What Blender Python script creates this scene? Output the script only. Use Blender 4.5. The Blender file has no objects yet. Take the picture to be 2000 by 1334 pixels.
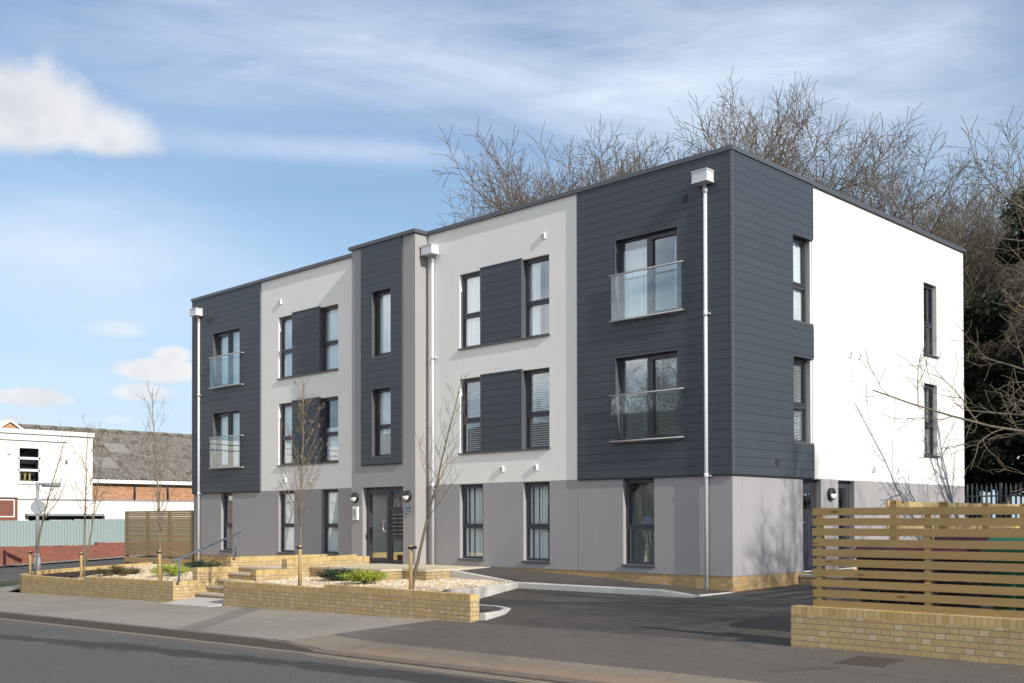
import bpy, math, random
from math import radians as R, sin, cos, pi, sqrt, floor
from mathutils import Vector, Matrix
V = Vector
sc = bpy.context.scene
COL = sc.collection

# ------------------------------------------------------------------ helpers
class MB:
    """collects faces and links them as ONE mesh object"""
    def __init__(s): s.v=[]; s.f=[]; s.m=[]; s.uv=[]; s.sm=[]
    def face(s, pts, mi=0, uv=None, smooth=False):
        b=len(s.v); pts=[V(p) for p in pts]; s.v+= [tuple(p) for p in pts]
        s.f.append(tuple(range(b,b+len(pts)))); s.m.append(mi); s.sm.append(smooth)
        if uv is None:
            n=V((0,0,0))
            for i in range(1,len(pts)-1): n+= (pts[i]-pts[0]).cross(pts[i+1]-pts[0])
            if n.length<1e-12: n=V((0,0,1))
            n.normalize()
            if abs(n.z)>.7: uv=[(p.x,p.y) for p in pts]
            else:
                t=V((-n.y,n.x,0)).normalized()
                if abs(t.x)>abs(t.y):
                    if t.x<0: t=-t
                elif t.y<0: t=-t
                uv=[(p.dot(t),p.z) for p in pts]
        s.uv.append(uv)
    def box(s,x0,x1,y0,y1,z0,z1,mi=0,skip=''):
        a=[(x0,y0),(x1,y0),(x1,y1),(x0,y1)]
        s.prism(a,z0,z1,mi,skip)
    def prism(s,poly,z0,z1,mi=0,skip='',top=None,mt=None):
        n=len(poly)
        zt=(lambda p: z1) if not callable(z1) else z1
        zb=(lambda p: z0) if not callable(z0) else z0
        if 't' not in skip: s.face([(p[0],p[1],zt(p)) for p in poly], mi if mt is None else mt)
        if 'b' not in skip: s.face([(p[0],p[1],zb(p)) for p in reversed(poly)],mi)
        if 's' not in skip:
            for i in range(n):
                p,q=poly[i],poly[(i+1)%n]
                s.face([(p[0],p[1],zb(p)),(q[0],q[1],zb(q)),(q[0],q[1],zt(q)),(p[0],p[1],zt(p))],mi)
    def obox(s,M,x0,x1,y0,y1,z0,z1,mi=0):
        c=[M@V((x,y,z)) for z in (z0,z1) for (x,y) in ((x0,y0),(x1,y0),(x1,y1),(x0,y1))]
        for q in ((3,2,1,0),(4,5,6,7),(0,1,5,4),(1,2,6,5),(2,3,7,6),(3,0,4,7)): s.face([c[i] for i in q],mi)
    def tube(s,pts,rad,n=6,mi=0,cap=True,smooth=True):
        pts=[V(p) for p in pts]
        if not hasattr(rad,'__len__'): rad=[rad]*len(pts)
        b=len(s.v); L=0; Ls=[0]
        for i in range(1,len(pts)): L+=(pts[i]-pts[i-1]).length; Ls.append(L)
        ref=None
        for i,p in enumerate(pts):
            d=(pts[min(i+1,len(pts)-1)]-pts[max(i-1,0)])
            if d.length<1e-9: d=V((0,0,1))
            d.normalize()
            if ref is None: ref=V((1,0,0)) if abs(d.x)<.8 else V((0,1,0))
            e=(ref-d*ref.dot(d)); e.normalize(); ref=e; f=d.cross(e)
            for k in range(n):
                a=2*pi*k/n; s.v.append(tuple(p+(e*cos(a)+f*sin(a))*rad[i]))
        for i in range(len(pts)-1):
            for k in range(n):
                k2=(k+1)%n
                s.f.append((b+i*n+k,b+i*n+k2,b+(i+1)*n+k2,b+(i+1)*n+k)); s.m.append(mi); s.sm.append(smooth)
                u0,u1=k/n*.3,(k+1)/n*.3
                s.uv.append([(u0,Ls[i]),(u1,Ls[i]),(u1,Ls[i+1]),(u0,Ls[i+1])])
        if cap:
            for r,rev in ((0,True),(len(pts)-1,False)):
                idx=[b+r*n+k for k in range(n)]
                if rev: idx.reverse()
                s.f.append(tuple(idx)); s.m.append(mi); s.sm.append(False); s.uv.append([(0,0)]*n)
    def build(s,name,mats,parent=None,loc=None):
        me=bpy.data.meshes.new(name); me.from_pydata(s.v,[],s.f)
        if not isinstance(mats,(list,tuple)): mats=[mats]
        for m in mats: me.materials.append(m)
        me.polygons.foreach_set('material_index',s.m); me.polygons.foreach_set('use_smooth',s.sm)
        ul=me.uv_layers.new(name='UVMap'); flat=[c for f in s.uv for p in f for c in p]
        ul.data.foreach_set('uv',flat); me.update()
        o=bpy.data.objects.new(name,me); COL.objects.link(o)
        if parent is not None: o.parent=parent
        return o

def tag(o,label=None,cat=None,group=None,kind=None):
    if label: o['label']=label
    if cat: o['category']=cat
    if group: o['group']=group
    if kind: o['kind']=kind
    return o
def thing(name,label,cat,group=None,loc=(0,0,0)):
    o=bpy.data.objects.new(name,None); COL.objects.link(o); o.location=loc; o.empty_display_size=.2
    return tag(o,label,cat,group)
def struct(o): o['kind']='structure'; return o
def lerp(a,b,t): return a+(b-a)*t
def itp(x,xs,ys):
    if x<=xs[0]: return ys[0]
    for i in range(1,len(xs)):
        if x<=xs[i]: return lerp(ys[i-1],ys[i],(x-xs[i-1])/(xs[i]-xs[i-1]))
    return ys[-1]
def sstep(a,b,x):
    t=max(0,min(1,(x-a)/(b-a))); return t*t*(3-2*t)

# ------------------------------------------------------------------ materials
class NT:
    def __init__(s,name):
        s.mat=bpy.data.materials.new(name); s.mat.use_nodes=True; s.t=s.mat.node_tree; s.t.nodes.clear()
    def n(s,typ,**kw):
        nd=s.t.nodes.new(typ)
        for k,v in kw.items():
            if k.startswith('i_'):
                key=k[2:]; key=int(key) if key.isdigit() else key.replace('_',' ')
                if hasattr(v,'is_output'): s.t.links.new(v,nd.inputs[key])
                else: nd.inputs[key].default_value=v
            else: setattr(nd,k,v)
        return nd
    def math(s,op,a,b=None,c=None,clamp=False):
        nd=s.t.nodes.new('ShaderNodeMath'); nd.operation=op; nd.use_clamp=clamp
        for i,x in enumerate((a,b,c)):
            if x is None: continue
            if hasattr(x,'is_output'): s.t.links.new(x,nd.inputs[i])
            else: nd.inputs[i].default_value=x
        return nd.outputs[0]
    def vec(s,op,a,b=None):
        nd=s.t.nodes.new('ShaderNodeVectorMath'); nd.operation=op
        if op=='SCALE': nd.inputs[3].default_value=.35
        for i,x in enumerate((a,b)):
            if x is None: continue
            if hasattr(x,'is_output'): s.t.links.new(x,nd.inputs[i])
            else: nd.inputs[i].default_value=x
        return nd.outputs['Value'] if op in('DOT_PRODUCT','LENGTH') else nd.outputs[0]
    def mix(s,f,a,b,bt='MIX'):
        nd=s.t.nodes.new('ShaderNodeMix'); nd.data_type='RGBA'; nd.blend_type=bt
        for k,x in ((0,f),(6,a),(7,b)):
            if hasattr(x,'is_output'): s.t.links.new(x,nd.inputs[k])
            elif k==0: nd.inputs[k].default_value=x
            else: nd.inputs[k].default_value=(*x,1) if len(x)==3 else x
        return nd.outputs[2]
    def ramp(s,f,stops):
        nd=s.t.nodes.new('ShaderNodeValToRGB'); e=nd.color_ramp.elements
        s.t.links.new(f,nd.inputs[0])
        while len(e)<len(stops): e.new(.5)
        for el,(p,c) in zip(e,stops): el.position=p; el.color=(*c,1) if hasattr(c,'__len__') else (c,c,c,1)
        return nd.outputs[0]
    def noise(s,vec,scale,detail=4,rough=.55,dist=0):
        nd=s.n('ShaderNodeTexNoise'); s.t.links.new(vec,nd.inputs['Vector'])
        nd.inputs['Scale'].default_value=scale; nd.inputs['Detail'].default_value=detail
        nd.inputs['Roughness'].default_value=rough; nd.inputs['Distortion'].default_value=dist
        return nd.outputs[0]
    def obj(s): return s.n('ShaderNodeTexCoord').outputs['Object']
    def uv(s): return s.n('ShaderNodeTexCoord').outputs['UV']
    def geo(s): return s.n('ShaderNodeNewGeometry').outputs['Position']
    def bump(s,h,strength=.3,dist=.01):
        nd=s.n('ShaderNodeBump'); s.t.links.new(h,nd.inputs['Height'])
        nd.inputs['Strength'].default_value=strength; nd.inputs['Distance'].default_value=dist
        return nd.outputs[0]
    def out(s,col,rough=.7,normal=None,metal=0,spec=.5):
        p=s.n('ShaderNodeBsdfPrincipled')
        for k,x in (('Base Color',col),('Roughness',rough),('Metallic',metal),('Specular IOR Level',spec)):
            if hasattr(x,'is_output'): s.t.links.new(x,p.inputs[k])
            elif k=='Base Color': p.inputs[k].default_value=(*x,1)
            else: p.inputs[k].default_value=x
        if normal is not None: s.t.links.new(normal,p.inputs['Normal'])
        o=s.n('ShaderNodeOutputMaterial'); s.t.links.new(p.outputs[0],o.inputs[0])
        return s.mat

def scaled(t,vec,sx,sy,sz):
    m=t.n('ShaderNodeMapping'); t.t.links.new(vec,m.inputs[0]); m.inputs['Scale'].default_value=(sx,sy,sz); return m.outputs[0]
def dk(c,k): return tuple(x*k for x in c)

def plain(name,c,rough=.6,var=.12,scale=3,bump=0,bscale=60,metal=0,spec=.5):
    t=NT(name); p=t.geo(); n=t.noise(p,scale,5)
    col=t.mix(n,dk(c,1-var),dk(c,1+var)); nor=None
    if bump: nor=t.bump(t.noise(p,bscale,3),bump,.01)
    return t.out(col,rough,nor,metal,spec)

def render_mat(name,c):
    # sprayed render: fine grain, faint broad mottling, weak vertical rain streaks
    t=NT(name); p=t.geo(); n1=t.noise(p,.55,5,.6); n2=t.noise(p,140,2); st=t.noise(scaled(t,p,2.2,2.2,.3),1,5,.65)
    f=t.math('ADD',t.math('MULTIPLY',n1,.6),t.math('MULTIPLY',st,.4))
    col=t.mix(f,dk(c,.86),dk(c,1.08)); col=t.mix(.10,col,t.ramp(n2,[(.3,0.0),(.7,1.0)]),'SOFT_LIGHT')
    return t.out(col,.9,t.bump(n2,.25,.004),0,.15)

def clad_mat(name,c):
    t=NT(name); uv=t.uv(); g=t.noise(scaled(t,uv,6,120,1),1,5,.65); p=t.geo()  # unseen bright cloud bank behind the camera, added to light the front walls
    row=t.math('FLOOR',t.math('DIVIDE',t.n('ShaderNodeSeparateXYZ',i_0=p).outputs[2],.168))
    w=t.n('ShaderNodeTexWhiteNoise',noise_dimensions='1D'); t.t.links.new(row,w.inputs['W'])
    f=t.math('ADD',t.math('MULTIPLY',t.noise(p,1.2,4),.6),t.math('MULTIPLY',w.outputs[0],.35))
    col=t.mix(f,dk(c,.86),dk(c,1.13)); col=t.mix(t.math('MULTIPLY',g,.25),col,dk(c,.75))
    su=t.n('ShaderNodeSeparateXYZ',i_0=uv).outputs[0]; fj=t.math('FLOORED_MODULO',t.math('ADD',su,t.math('MULTIPLY',w.outputs[0],9.0)),3.6)
    col=t.mix(t.math('MULTIPLY',t.math('LESS_THAN',fj,.006),.6),col,dk(c,.4))
    return t.out(col,.52,t.bump(g,.35,.003),0,.4)

def brick_mat(name,stops,mortar,P=.3375,S=.225,H=.075,pale=None,rough_bump=1.0,dirt=.25):
    # Flemish-looking bond: stretcher + header per period, rows offset by half
    t=NT(name); uv=t.uv(); sx=t.n('ShaderNodeSeparateXYZ',i_0=uv); u,v=sx.outputs[0],sx.outputs[1]
    wob=t.math('MULTIPLY',t.math('SUBTRACT',t.noise(uv,9,2),.5),.010)
    u=t.math('ADD',u,wob); v=t.math('ADD',v,wob)
    row=t.math('FLOOR',t.math('DIVIDE',v,H)); fv=t.math('SUBTRACT',v,t.math('MULTIPLY',row,H))
    q=t.math('ADD',t.math('DIVIDE',u,P),t.math('MULTIPLY',t.math('FLOORED_MODULO',row,2.0),.5))
    per=t.math('FLOOR',q); fu=t.math('MULTIPLY',t.math('SUBTRACT',q,per),P)
    hd=t.math('GREATER_THAN',fu,S) if S<P else 0.0
    idx=t.math('ADD',t.math('MULTIPLY',per,2.0),hd) if S<P else per
    cv=t.n('ShaderNodeCombineXYZ',i_0=idx,i_1=row)
    w=t.n('ShaderNodeTexWhiteNoise',noise_dimensions='2D'); t.t.links.new(cv.outputs[0],w.inputs['Vector'])
    col=t.ramp(w.outputs[0],stops)
    if pale is not None:
        w2=t.n('ShaderNodeTexWhiteNoise',noise_dimensions='2D')
        t.t.links.new(t.vec('ADD',cv.outputs[0],(31.7,17.3,0)),w2.inputs['Vector'])
        pm=t.math('GREATER_THAN',w2.outputs[0],.60)
        if S<P: pm=t.math('MULTIPLY',pm,hd)
        col=t.mix(t.math('MULTIPLY',pm,.34),col,pale)
    gr=t.noise(uv,55,4,.7); col=t.mix(t.math('MULTIPLY',gr,.35),col,t.mix(1.0,col,(.55,.5,.45),'MULTIPLY'))
    def near(x,c,wd): return t.math('LESS_THAN',t.math('ABSOLUTE',t.math('SUBTRACT',x,c)),wd)
    mo=t.math('MAXIMUM',near(fv,0.0,.011),t.math('MAXIMUM',near(fu,0.0,.0095),near(fu,S,.005 if S<P else -1)))
    col=t.mix(mo,col,mortar)
    d=t.noise(t.geo(),1.3,5,.65); col=t.mix(t.math('MULTIPLY',t.ramp(d,[(.45,0.0),(.75,1.0)]),dirt),col,dk(mortar,.7))
    h=t.math('ADD',t.math('MULTIPLY',t.math('SUBTRACT',1.0,mo),1.0),t.math('MULTIPLY',gr,.5*rough_bump))
    return t.out(col,.88,t.bump(h,.6,.008),0,.2)

def wood_mat(name,c,knots=True,row=.133):
    t=NT(name); uv=t.uv(); sx=t.n('ShaderNodeSeparateXYZ',i_0=uv)
    rw=t.math('FLOOR',t.math('DIVIDE',t.math('ADD',sx.outputs[1],.02),row))
    off=t.n('ShaderNodeCombineXYZ',i_0=t.math('MULTIPLY',rw,7.31),i_1=0.0)
    q=t.vec('ADD',uv,off.outputs[0])
    g=t.noise(scaled(t,q,2.5,55,1),1,6,.62,1.2); b=t.noise(scaled(t,q,.9,7,1),1,4)
    col=t.mix(g,dk(c,.72),dk(c,1.18)); col=t.mix(t.math('MULTIPLY',b,.45),col,(c[0]*.8,c[1]*.85,c[2]*.7))
    wr=t.n('ShaderNodeTexWhiteNoise',noise_dimensions='1D'); t.t.links.new(rw,wr.inputs['W']); col=t.mix(t.math('MULTIPLY',wr.outputs[0],.4),col,(c[0]*.62,c[1]*.66,c[2]*.7))
    if knots:
        vo=t.n('ShaderNodeTexVoronoi'); t.t.links.new(scaled(t,q,1.7,7,1),vo.inputs[0]); vo.inputs['Scale'].default_value=1.0
        k=t.ramp(vo.outputs['Distance'],[(.07,1.0),(.16,0.0)]); col=t.mix(k,col,(c[0]*.32,c[1]*.24,c[2]*.2))
    return t.out(col,.75,t.bump(g,.4,.003),0,.25)

def asphalt_mat(name,c,agg=.5,patches=None,big=.25,crack=.5):
    t=NT(name); p=t.geo(); n=t.noise(p,120,3,.75); g=t.noise(p,19,4,.75); m=t.noise(p,2.1,6,.7); l=t.noise(p,.35,4,.6)
    col=t.mix(n,dk(c,1-agg),dk(c,1+agg)); col=t.mix(t.math('MULTIPLY',t.ramp(g,[(.38,0.0),(.62,1.0)]),.6),col,dk(c,.58))
    col=t.mix(t.math('MULTIPLY',t.ramp(m,[(.35,0.0),(.65,1.0)]),big*1.5),col,dk(c,.62)); col=t.mix(t.math('MULTIPLY',t.ramp(l,[(.3,0.0),(.7,1.0)]),big*1.3),col,dk(c,1.5))
    s1=t.noise(p,30,2,.6); col=t.mix(t.math('MULTIPLY',t.ramp(s1,[(.60,0.0),(.70,1.0)]),.42),col,dk(c,2.3)); col=t.mix(t.math('MULTIPLY',t.ramp(s1,[(.30,1.0),(.40,0.0)]),.5),col,dk(c,.4))
    sp=t.math('GREATER_THAN',t.noise(p,24,1),.79); col=t.mix(t.math('MULTIPLY',sp,.55),col,(.42,.39,.34))
    vo=t.n('ShaderNodeTexVoronoi',feature='DISTANCE_TO_EDGE'); q=t.vec('ADD',scaled(t,p,.33,.5,0),t.vec('SCALE',t.n('ShaderNodeTexNoise',i_Scale=1.3,i_Detail=5.0,i_Vector=p).outputs[1])); t.t.links.new(q,vo.inputs[0])
    ck=t.math('MULTIPLY',t.ramp(vo.outputs[0],[(.0,1.0),(.007,0.0)]),t.ramp(t.noise(p,.6,3),[(.48,0.0),(.6,1.0)]))
    col=t.mix(t.math('MULTIPLY',ck,crack),col,dk(c,.35))
    oil=t.ramp(t.noise(scaled(t,p,.9,1.4,1),1,4,.6,.8),[(.66,0.0),(.74,1.0)]); col=t.mix(t.math('MULTIPLY',oil,.35),col,dk(c,.45))
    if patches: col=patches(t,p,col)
    return t.out(col,.84,t.bump(t.math('ADD',n,g),.6,.006),0,.25)

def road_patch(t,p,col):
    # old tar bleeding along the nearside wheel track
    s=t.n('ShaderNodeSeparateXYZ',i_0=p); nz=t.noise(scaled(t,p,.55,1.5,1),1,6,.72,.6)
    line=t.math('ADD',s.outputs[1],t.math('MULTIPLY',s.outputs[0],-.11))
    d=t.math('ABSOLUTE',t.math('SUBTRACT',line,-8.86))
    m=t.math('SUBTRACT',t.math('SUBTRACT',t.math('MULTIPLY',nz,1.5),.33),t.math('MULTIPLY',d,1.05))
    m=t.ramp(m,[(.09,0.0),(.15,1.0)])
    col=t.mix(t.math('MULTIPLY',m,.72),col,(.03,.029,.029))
    # dusty strip in the channel
    e=t.math('ABSOLUTE',t.math('SUBTRACT',s.outputs[1],-8.0)); f=t.ramp(e,[(.05,1.0),(.55,0.0)])
    return t.mix(t.math('MULTIPLY',f,t.math('MULTIPLY',nz,.7)),col,(.2,.165,.125))
def pave_patch(t,p,col):
    s=t.n('ShaderNodeSeparateXYZ',i_0=p); nz=t.noise(p,1.1,6,.7)
    x=t.ramp(s.outputs[0],[(0,0.0),(1,1.0)])
    m=t.ramp(t.math('SUBTRACT',nz,t.math('MULTIPLY',t.math('ABSOLUTE',t.math('ADD',s.outputs[1],7.75)),.55)),[(.32,0.0),(.52,1.0)])
    m=t.math('MULTIPLY',m,t.math('MULTIPLY',t.math('ADD',s.outputs[0],3.2),.5,clamp=True),clamp=True)
    col=t.mix(t.math('MULTIPLY',m,.5),col,(.29,.185,.125))
    tx=t.math('ABSOLUTE',t.math('SUBTRACT',t.math('ADD',s.outputs[0],t.math('MULTIPLY',s.outputs[1],.9)),-13.2)); tr=t.math('LESS_THAN',tx,.34)
    col=t.mix(t.math('MULTIPLY',tr,.38),col,(.075,.07,.065))
    ty=t.math('ABSOLUTE',t.math('SUBTRACT',s.outputs[1],-6.05)); col=t.mix(t.math('MULTIPLY',t.math('LESS_THAN',ty,.012),.45),col,(.05,.045,.04))
    st=t.ramp(t.noise(scaled(t,p,.8,2.6,1),1,5,.7),[(.60,0.0),(.72,1.0)])
    return t.mix(t.math('MULTIPLY',st,.35),col,(.26,.245,.225))

def glass_mat(name,tint=(.80,.88,.88),base=.10,rough=0.0):
    t=NT(name); ge=t.n('ShaderNodeNewGeometry'); c=t.math('ABSOLUTE',t.vec('DOT_PRODUCT',ge.outputs['Normal'],ge.outputs['Incoming'])); f=t.math('ADD',t.math('MULTIPLY',t.math('POWER',t.math('SUBTRACT',1.0,c,clamp=True),5.0),.9),base+.04,clamp=True)
    p=t.geo(); nor=t.bump(t.noise(p,1.6,2),.018,.05)
    tr=t.n('ShaderNodeBsdfTransparent'); tr.inputs[0].default_value=(*tint,1)
    gl=t.n('ShaderNodeBsdfGlossy'); gl.inputs['Roughness'].default_value=rough; gl.inputs['Color'].default_value=(.95,.98,1,1)
    t.t.links.new(nor,gl.inputs['Normal'])
    mx=t.n('ShaderNodeMixShader'); t.t.links.new(f,mx.inputs[0]); t.t.links.new(tr.outputs[0],mx.inputs[1]); t.t.links.new(gl.outputs[0],mx.inputs[2])
    o=t.n('ShaderNodeOutputMaterial'); t.t.links.new(mx.outputs[0],o.inputs[0]); return t.mat

def leaf_mat(name,c,c2,trans=.25):
    t=NT(name); r=t.n('ShaderNodeNewGeometry').outputs['Random Per Island']
    col=t.mix(r,c,c2); p=t.n('ShaderNodeBsdfPrincipled'); t.t.links.new(col,p.inputs['Base Color']); p.inputs['Roughness'].default_value=.55
    p.inputs['Specular IOR Level'].default_value=.3
    tl=t.n('ShaderNodeBsdfTranslucent'); t.t.links.new(col,tl.inputs[0])
    mx=t.n('ShaderNodeMixShader'); mx.inputs[0].default_value=trans; t.t.links.new(p.outputs[0],mx.inputs[1]); t.t.links.new(tl.outputs[0],mx.inputs[2])
    o=t.n('ShaderNodeOutputMaterial'); t.t.links.new(mx.outputs[0],o.inputs[0]); return t.mat

def pebble_mat(name):
    t=NT(name); r=t.n('ShaderNodeNewGeometry').outputs['Random Per Island']
    col=t.ramp(r,[(0,(.30,.21,.12)),(.25,(.56,.43,.27)),(.55,(.66,.55,.39)),(.8,(.74,.67,.55)),(1,(.44,.29,.15))])
    return t.out(col,.7)
def bark_mat(name,c,c2):
    t=NT(name); p=t.obj(); n=t.noise(scaled(t,p,9,9,2.5),1,5,.65); m=t.noise(p,.9,3)
    col=t.mix(n,dk(c,.6),dk(c,1.25)); col=t.mix(t.ramp(m,[(.45,0.0),(.65,1.0)]),col,c2)
    return t.out(col,.9,t.bump(n,.6,.01),0,.15)

OCH=[(0,(.42,.305,.145)),(.3,(.445,.325,.155)),(.6,(.48,.36,.18)),(.85,(.455,.33,.15)),(1,(.50,.385,.205))]
M=dict(
 white=render_mat('white_render',(.74,.725,.69)), grey=render_mat('grey_render',(.305,.296,.300)),
 taupe=render_mat('warm_grey_render',(.305,.295,.290)),
 clad=clad_mat('slate_blue_cladding',(.047,.057,.070)),
 cladb=plain('cladding_back',(.018,.022,.028),.8),
 metal=plain('anthracite_metal',(.075,.08,.092),.42,.06,6,spec=.5),
 frame=plain('anthracite_window_frame',(.046,.046,.058),.4,.05,8),
 brick=brick_mat('buff_brick',OCH,(.215,.185,.145),pale=(.62,.54,.42)),
 cap=brick_mat('buff_brick_on_edge',[(0,(.42,.29,.11)),(.5,(.50,.36,.15)),(1,(.55,.41,.19))],(.25,.215,.165),P=.0765,S=.0765,H=.40,dirt=.15),
 plinth=brick_mat('buff_plinth_brick',[(0,(.38,.25,.10)),(.5,(.45,.31,.13)),(1,(.42,.26,.10))],(.32,.28,.22),pale=(.55,.46,.33)),
 red=brick_mat('red_brick',[(0,(.20,.06,.04)),(.5,(.27,.085,.055)),(1,(.17,.06,.05))],(.20,.15,.12)),
 orange=brick_mat('orange_brick',[(0,(.36,.16,.08)),(.5,(.46,.22,.11)),(1,(.52,.30,.17))],(.35,.27,.2)),
 wpipe=plain('pale_grey_aluminium',(.55,.565,.59),.45,.05,5),
 wplast=plain('white_plastic',(.78,.78,.76),.4,.03,5),
 black=plain('black_plastic',(.02,.02,.022),.45,.1,8),
 steel=plain('brushed_steel',(.55,.53,.50),.32,.06,9,metal=1.0),
 opal=plain('opal_diffuser',(.9,.9,.88),.3,.01,5),
 galv=plain('galvanised_steel',(.23,.245,.255),.5,.15,9),
 railp=plain('blue_grey_paint',(.085,.11,.14),.45,.08,9),
 glass=glass_mat('window_glass',(.96,.985,.99),.10), jglass=glass_mat('balustrade_glass',(.93,.965,.965),.05),
 dglass=glass_mat('door_glass',(.75,.8,.8),.40),
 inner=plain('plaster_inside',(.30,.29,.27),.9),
 curt=plain('net_curtain',(.90,.91,.90),.9,.06,9), blind=plain('white_blind',(.86,.87,.86),.6,.05,9),
 pinkcurt=plain('mauve_curtain',(.30,.20,.24),.9,.2,5), blanket=plain('blue_bedding',(.10,.14,.20),.9,.4,4),
 wood=wood_mat('treated_softwood',(.365,.242,.105)), woodp=wood_mat('fresh_softwood',(.56,.40,.19)),
 wooddull=wood_mat('weathered_slat_wood',(.37,.265,.14),False,.066), stake=wood_mat('stake_wood',(.46,.31,.15),False,5),
 concrete=plain('kerb_concrete',(.47,.45,.41),.85,.16,7,.3,120), slab=plain('paving_slab',(.50,.42,.30),.8,.14,6,.25,120),
 pslab=plain('pale_paving_slab',(.40,.385,.355),.85,.14,5,.25,120), oldkerb=plain('old_kerb_stone',(.115,.095,.078),.9,.3,5,.5,70),
 rooflight=plain('weathered_roof_sheet',(.215,.205,.18),.8,.3,9),
 kerbflush=plain('worn_flush_kerb',(.135,.105,.08),.9,.35,6,.4,60),
 tarmac=asphalt_mat('new_tarmac',(.082,.073,.065),.45,None,.22), pave=asphalt_mat('footway_asphalt',(.245,.222,.188),.38,pave_patch,.3),
 strip=asphalt_mat('dusty_footway_edge',(.20,.165,.125),.42,pave_patch,.35), apron=asphalt_mat('crossover_asphalt',(.115,.102,.09),.42,pave_patch,.25),
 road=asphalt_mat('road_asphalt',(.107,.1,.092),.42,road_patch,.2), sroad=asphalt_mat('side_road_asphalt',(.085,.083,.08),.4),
 line=plain('worn_cream_paint',(.34,.29,.20),.8,.35,14), wline=plain('worn_white_paint',(.55,.55,.53),.8,.25,9),
 gravel=pebble_mat('flint_pebbles'), gbase=plain('gravel_bed',(.42,.33,.21),.9,.4,40,.8,60), soil=plain('bark_mulch',(.035,.022,.015),.95,.6,30,1.0,50),
 earth=plain('rough_grass_and_earth',(.045,.05,.022),.95,.5,3,.8,25),
 asb=None, lead=plain('white_fascia',(.72,.72,.70),.6,.05,4), cream=plain('cream_painted_wall',(.74,.71,.64),.85,.05,1.2),
 green=wood_mat('sage_green_boards',(.28,.345,.335),False,9.0), dark=plain('dark_void',(.012,.012,.014),.6),
 palis=plain('grey_galvanised_paling',(.13,.145,.15),.5,.2,6),
 bark=bark_mat('ash_bark',(.165,.145,.115),(.14,.135,.08)), twig=bark_mat('twig_bark',(.155,.128,.10),(.135,.115,.08)),
 ybark=bark_mat('young_bark',(.185,.145,.105),(.165,.145,.10)), yleaf=leaf_mat('dry_catkins',(.20,.11,.045),(.36,.24,.12)),
 ever=leaf_mat('dark_evergreen_leaves',(.010,.016,.007),(.040,.052,.018),.12),
 shrub=leaf_mat('lime_shrub_leaves',(.20,.27,.025),(.42,.46,.07)), dshrub=leaf_mat('deep_green_shrub_leaves',(.012,.03,.018),(.04,.075,.04)),
 oshrub=leaf_mat('olive_shrub_leaves',(.06,.06,.015),(.16,.13,.05)),
 binb=plain('black_bin_plastic',(.018,.017,.018),.5,.2,4), binm=plain('maroon_lid_plastic',(.05,.012,.015),.75,.15,4), bing=plain('green_bin_plastic',(.012,.10,.05),.5,.12,4),
 rust=plain('rusty_iron',(.075,.058,.046),.9,.4,30,.6,80), bluef=plain('blue_fascia',(.03,.14,.26),.5), tile=plain('old_roof_tile',(.16,.12,.10),.85,.35,5,.6,20),
 carr=plain('red_car_paint',(.30,.02,.02),.25), orangep=plain('orange_ornament',(.6,.2,.08),.5),
)
def asb_mat():
    t=NT('mossy_corrugated_roofing'); uv=t.uv(); s=t.n('ShaderNodeSeparateXYZ',i_0=uv)
    n=t.noise(uv,1.6,7,.75); n2=t.noise(scaled(t,uv,14,3,1),1,5,.7)
    col=t.mix(t.ramp(n2,[(.35,0.0),(.65,1.0)]),(.085,.075,.062),(.26,.24,.21)); col=t.mix(t.ramp(n,[(.5,0.0),(.62,.8)]),col,(.07,.05,.03))
    return t.out(col,.95,t.bump(n2,.6,.03),0,.1)
M['asb']=asb_mat()

# ------------------------------------------------------------------ ground heights
GX=[-60,-40,-22.4,-12.46,-2.4,3.9,12,40,80]; GZ=[-1.0,-.93,-.785,-.58,-.388,-.298,-.25,-.15,0]
KX=[-60,-30,-22,-19.5,-12,-4.6,0,4,12,40,80]; KZ=[-.9,-.5,-.15,-.06,-.03,-.03,-.02,0,.05,.3,.5]
def gl(y): return itp(y,[-60,-8,-4.7,2,8,20,60],[-1.25,-.98,-.9,-.72,-.45,.05,.6])
def gz(x,y):
    g0=itp(x,GX,GZ)
    if y<-4.7: z=g0+max(y+4.7,-3.25)*.035
    elif y<-1.2: z=lerp(g0,itp(x,KX,KZ),(y+4.7)/3.5)
    else: z=itp(x,KX,KZ)+(min(y,25)+1.2)*.016
    z-=.08*sstep(-3.2,-2.2,x)*sstep(-5.4,-7.8,y)*(1-sstep(14,15,x)) if y>-7.93 else 0
    if y<-7.92: z-=.115-min(.05,(-7.92-y)*.012)
    w=sstep(-23.2,-27,x)
    return lerp(z,gl(y),w) if w>0 else z

def sheet(name,mat,x0,x1,y0,y1,dx,dy,off=0.0,poly=None):
    mb=MB(); nx=max(1,round((x1-x0)/dx)); ny=max(1,round((y1-y0)/dy))
    P=lambda i,j:(lerp(x0,x1,i/nx),lerp(y0,y1,j/ny))
    for i in range(nx):
        for j in range(ny):
            q=[P(i,j),P(i+1,j),P(i+1,j+1),P(i,j+1)]
            mb.face([(x,y,gz(x,y)+off) for x,y in q],0,None,True)
    return struct(mb.build(name,mat))

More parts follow.
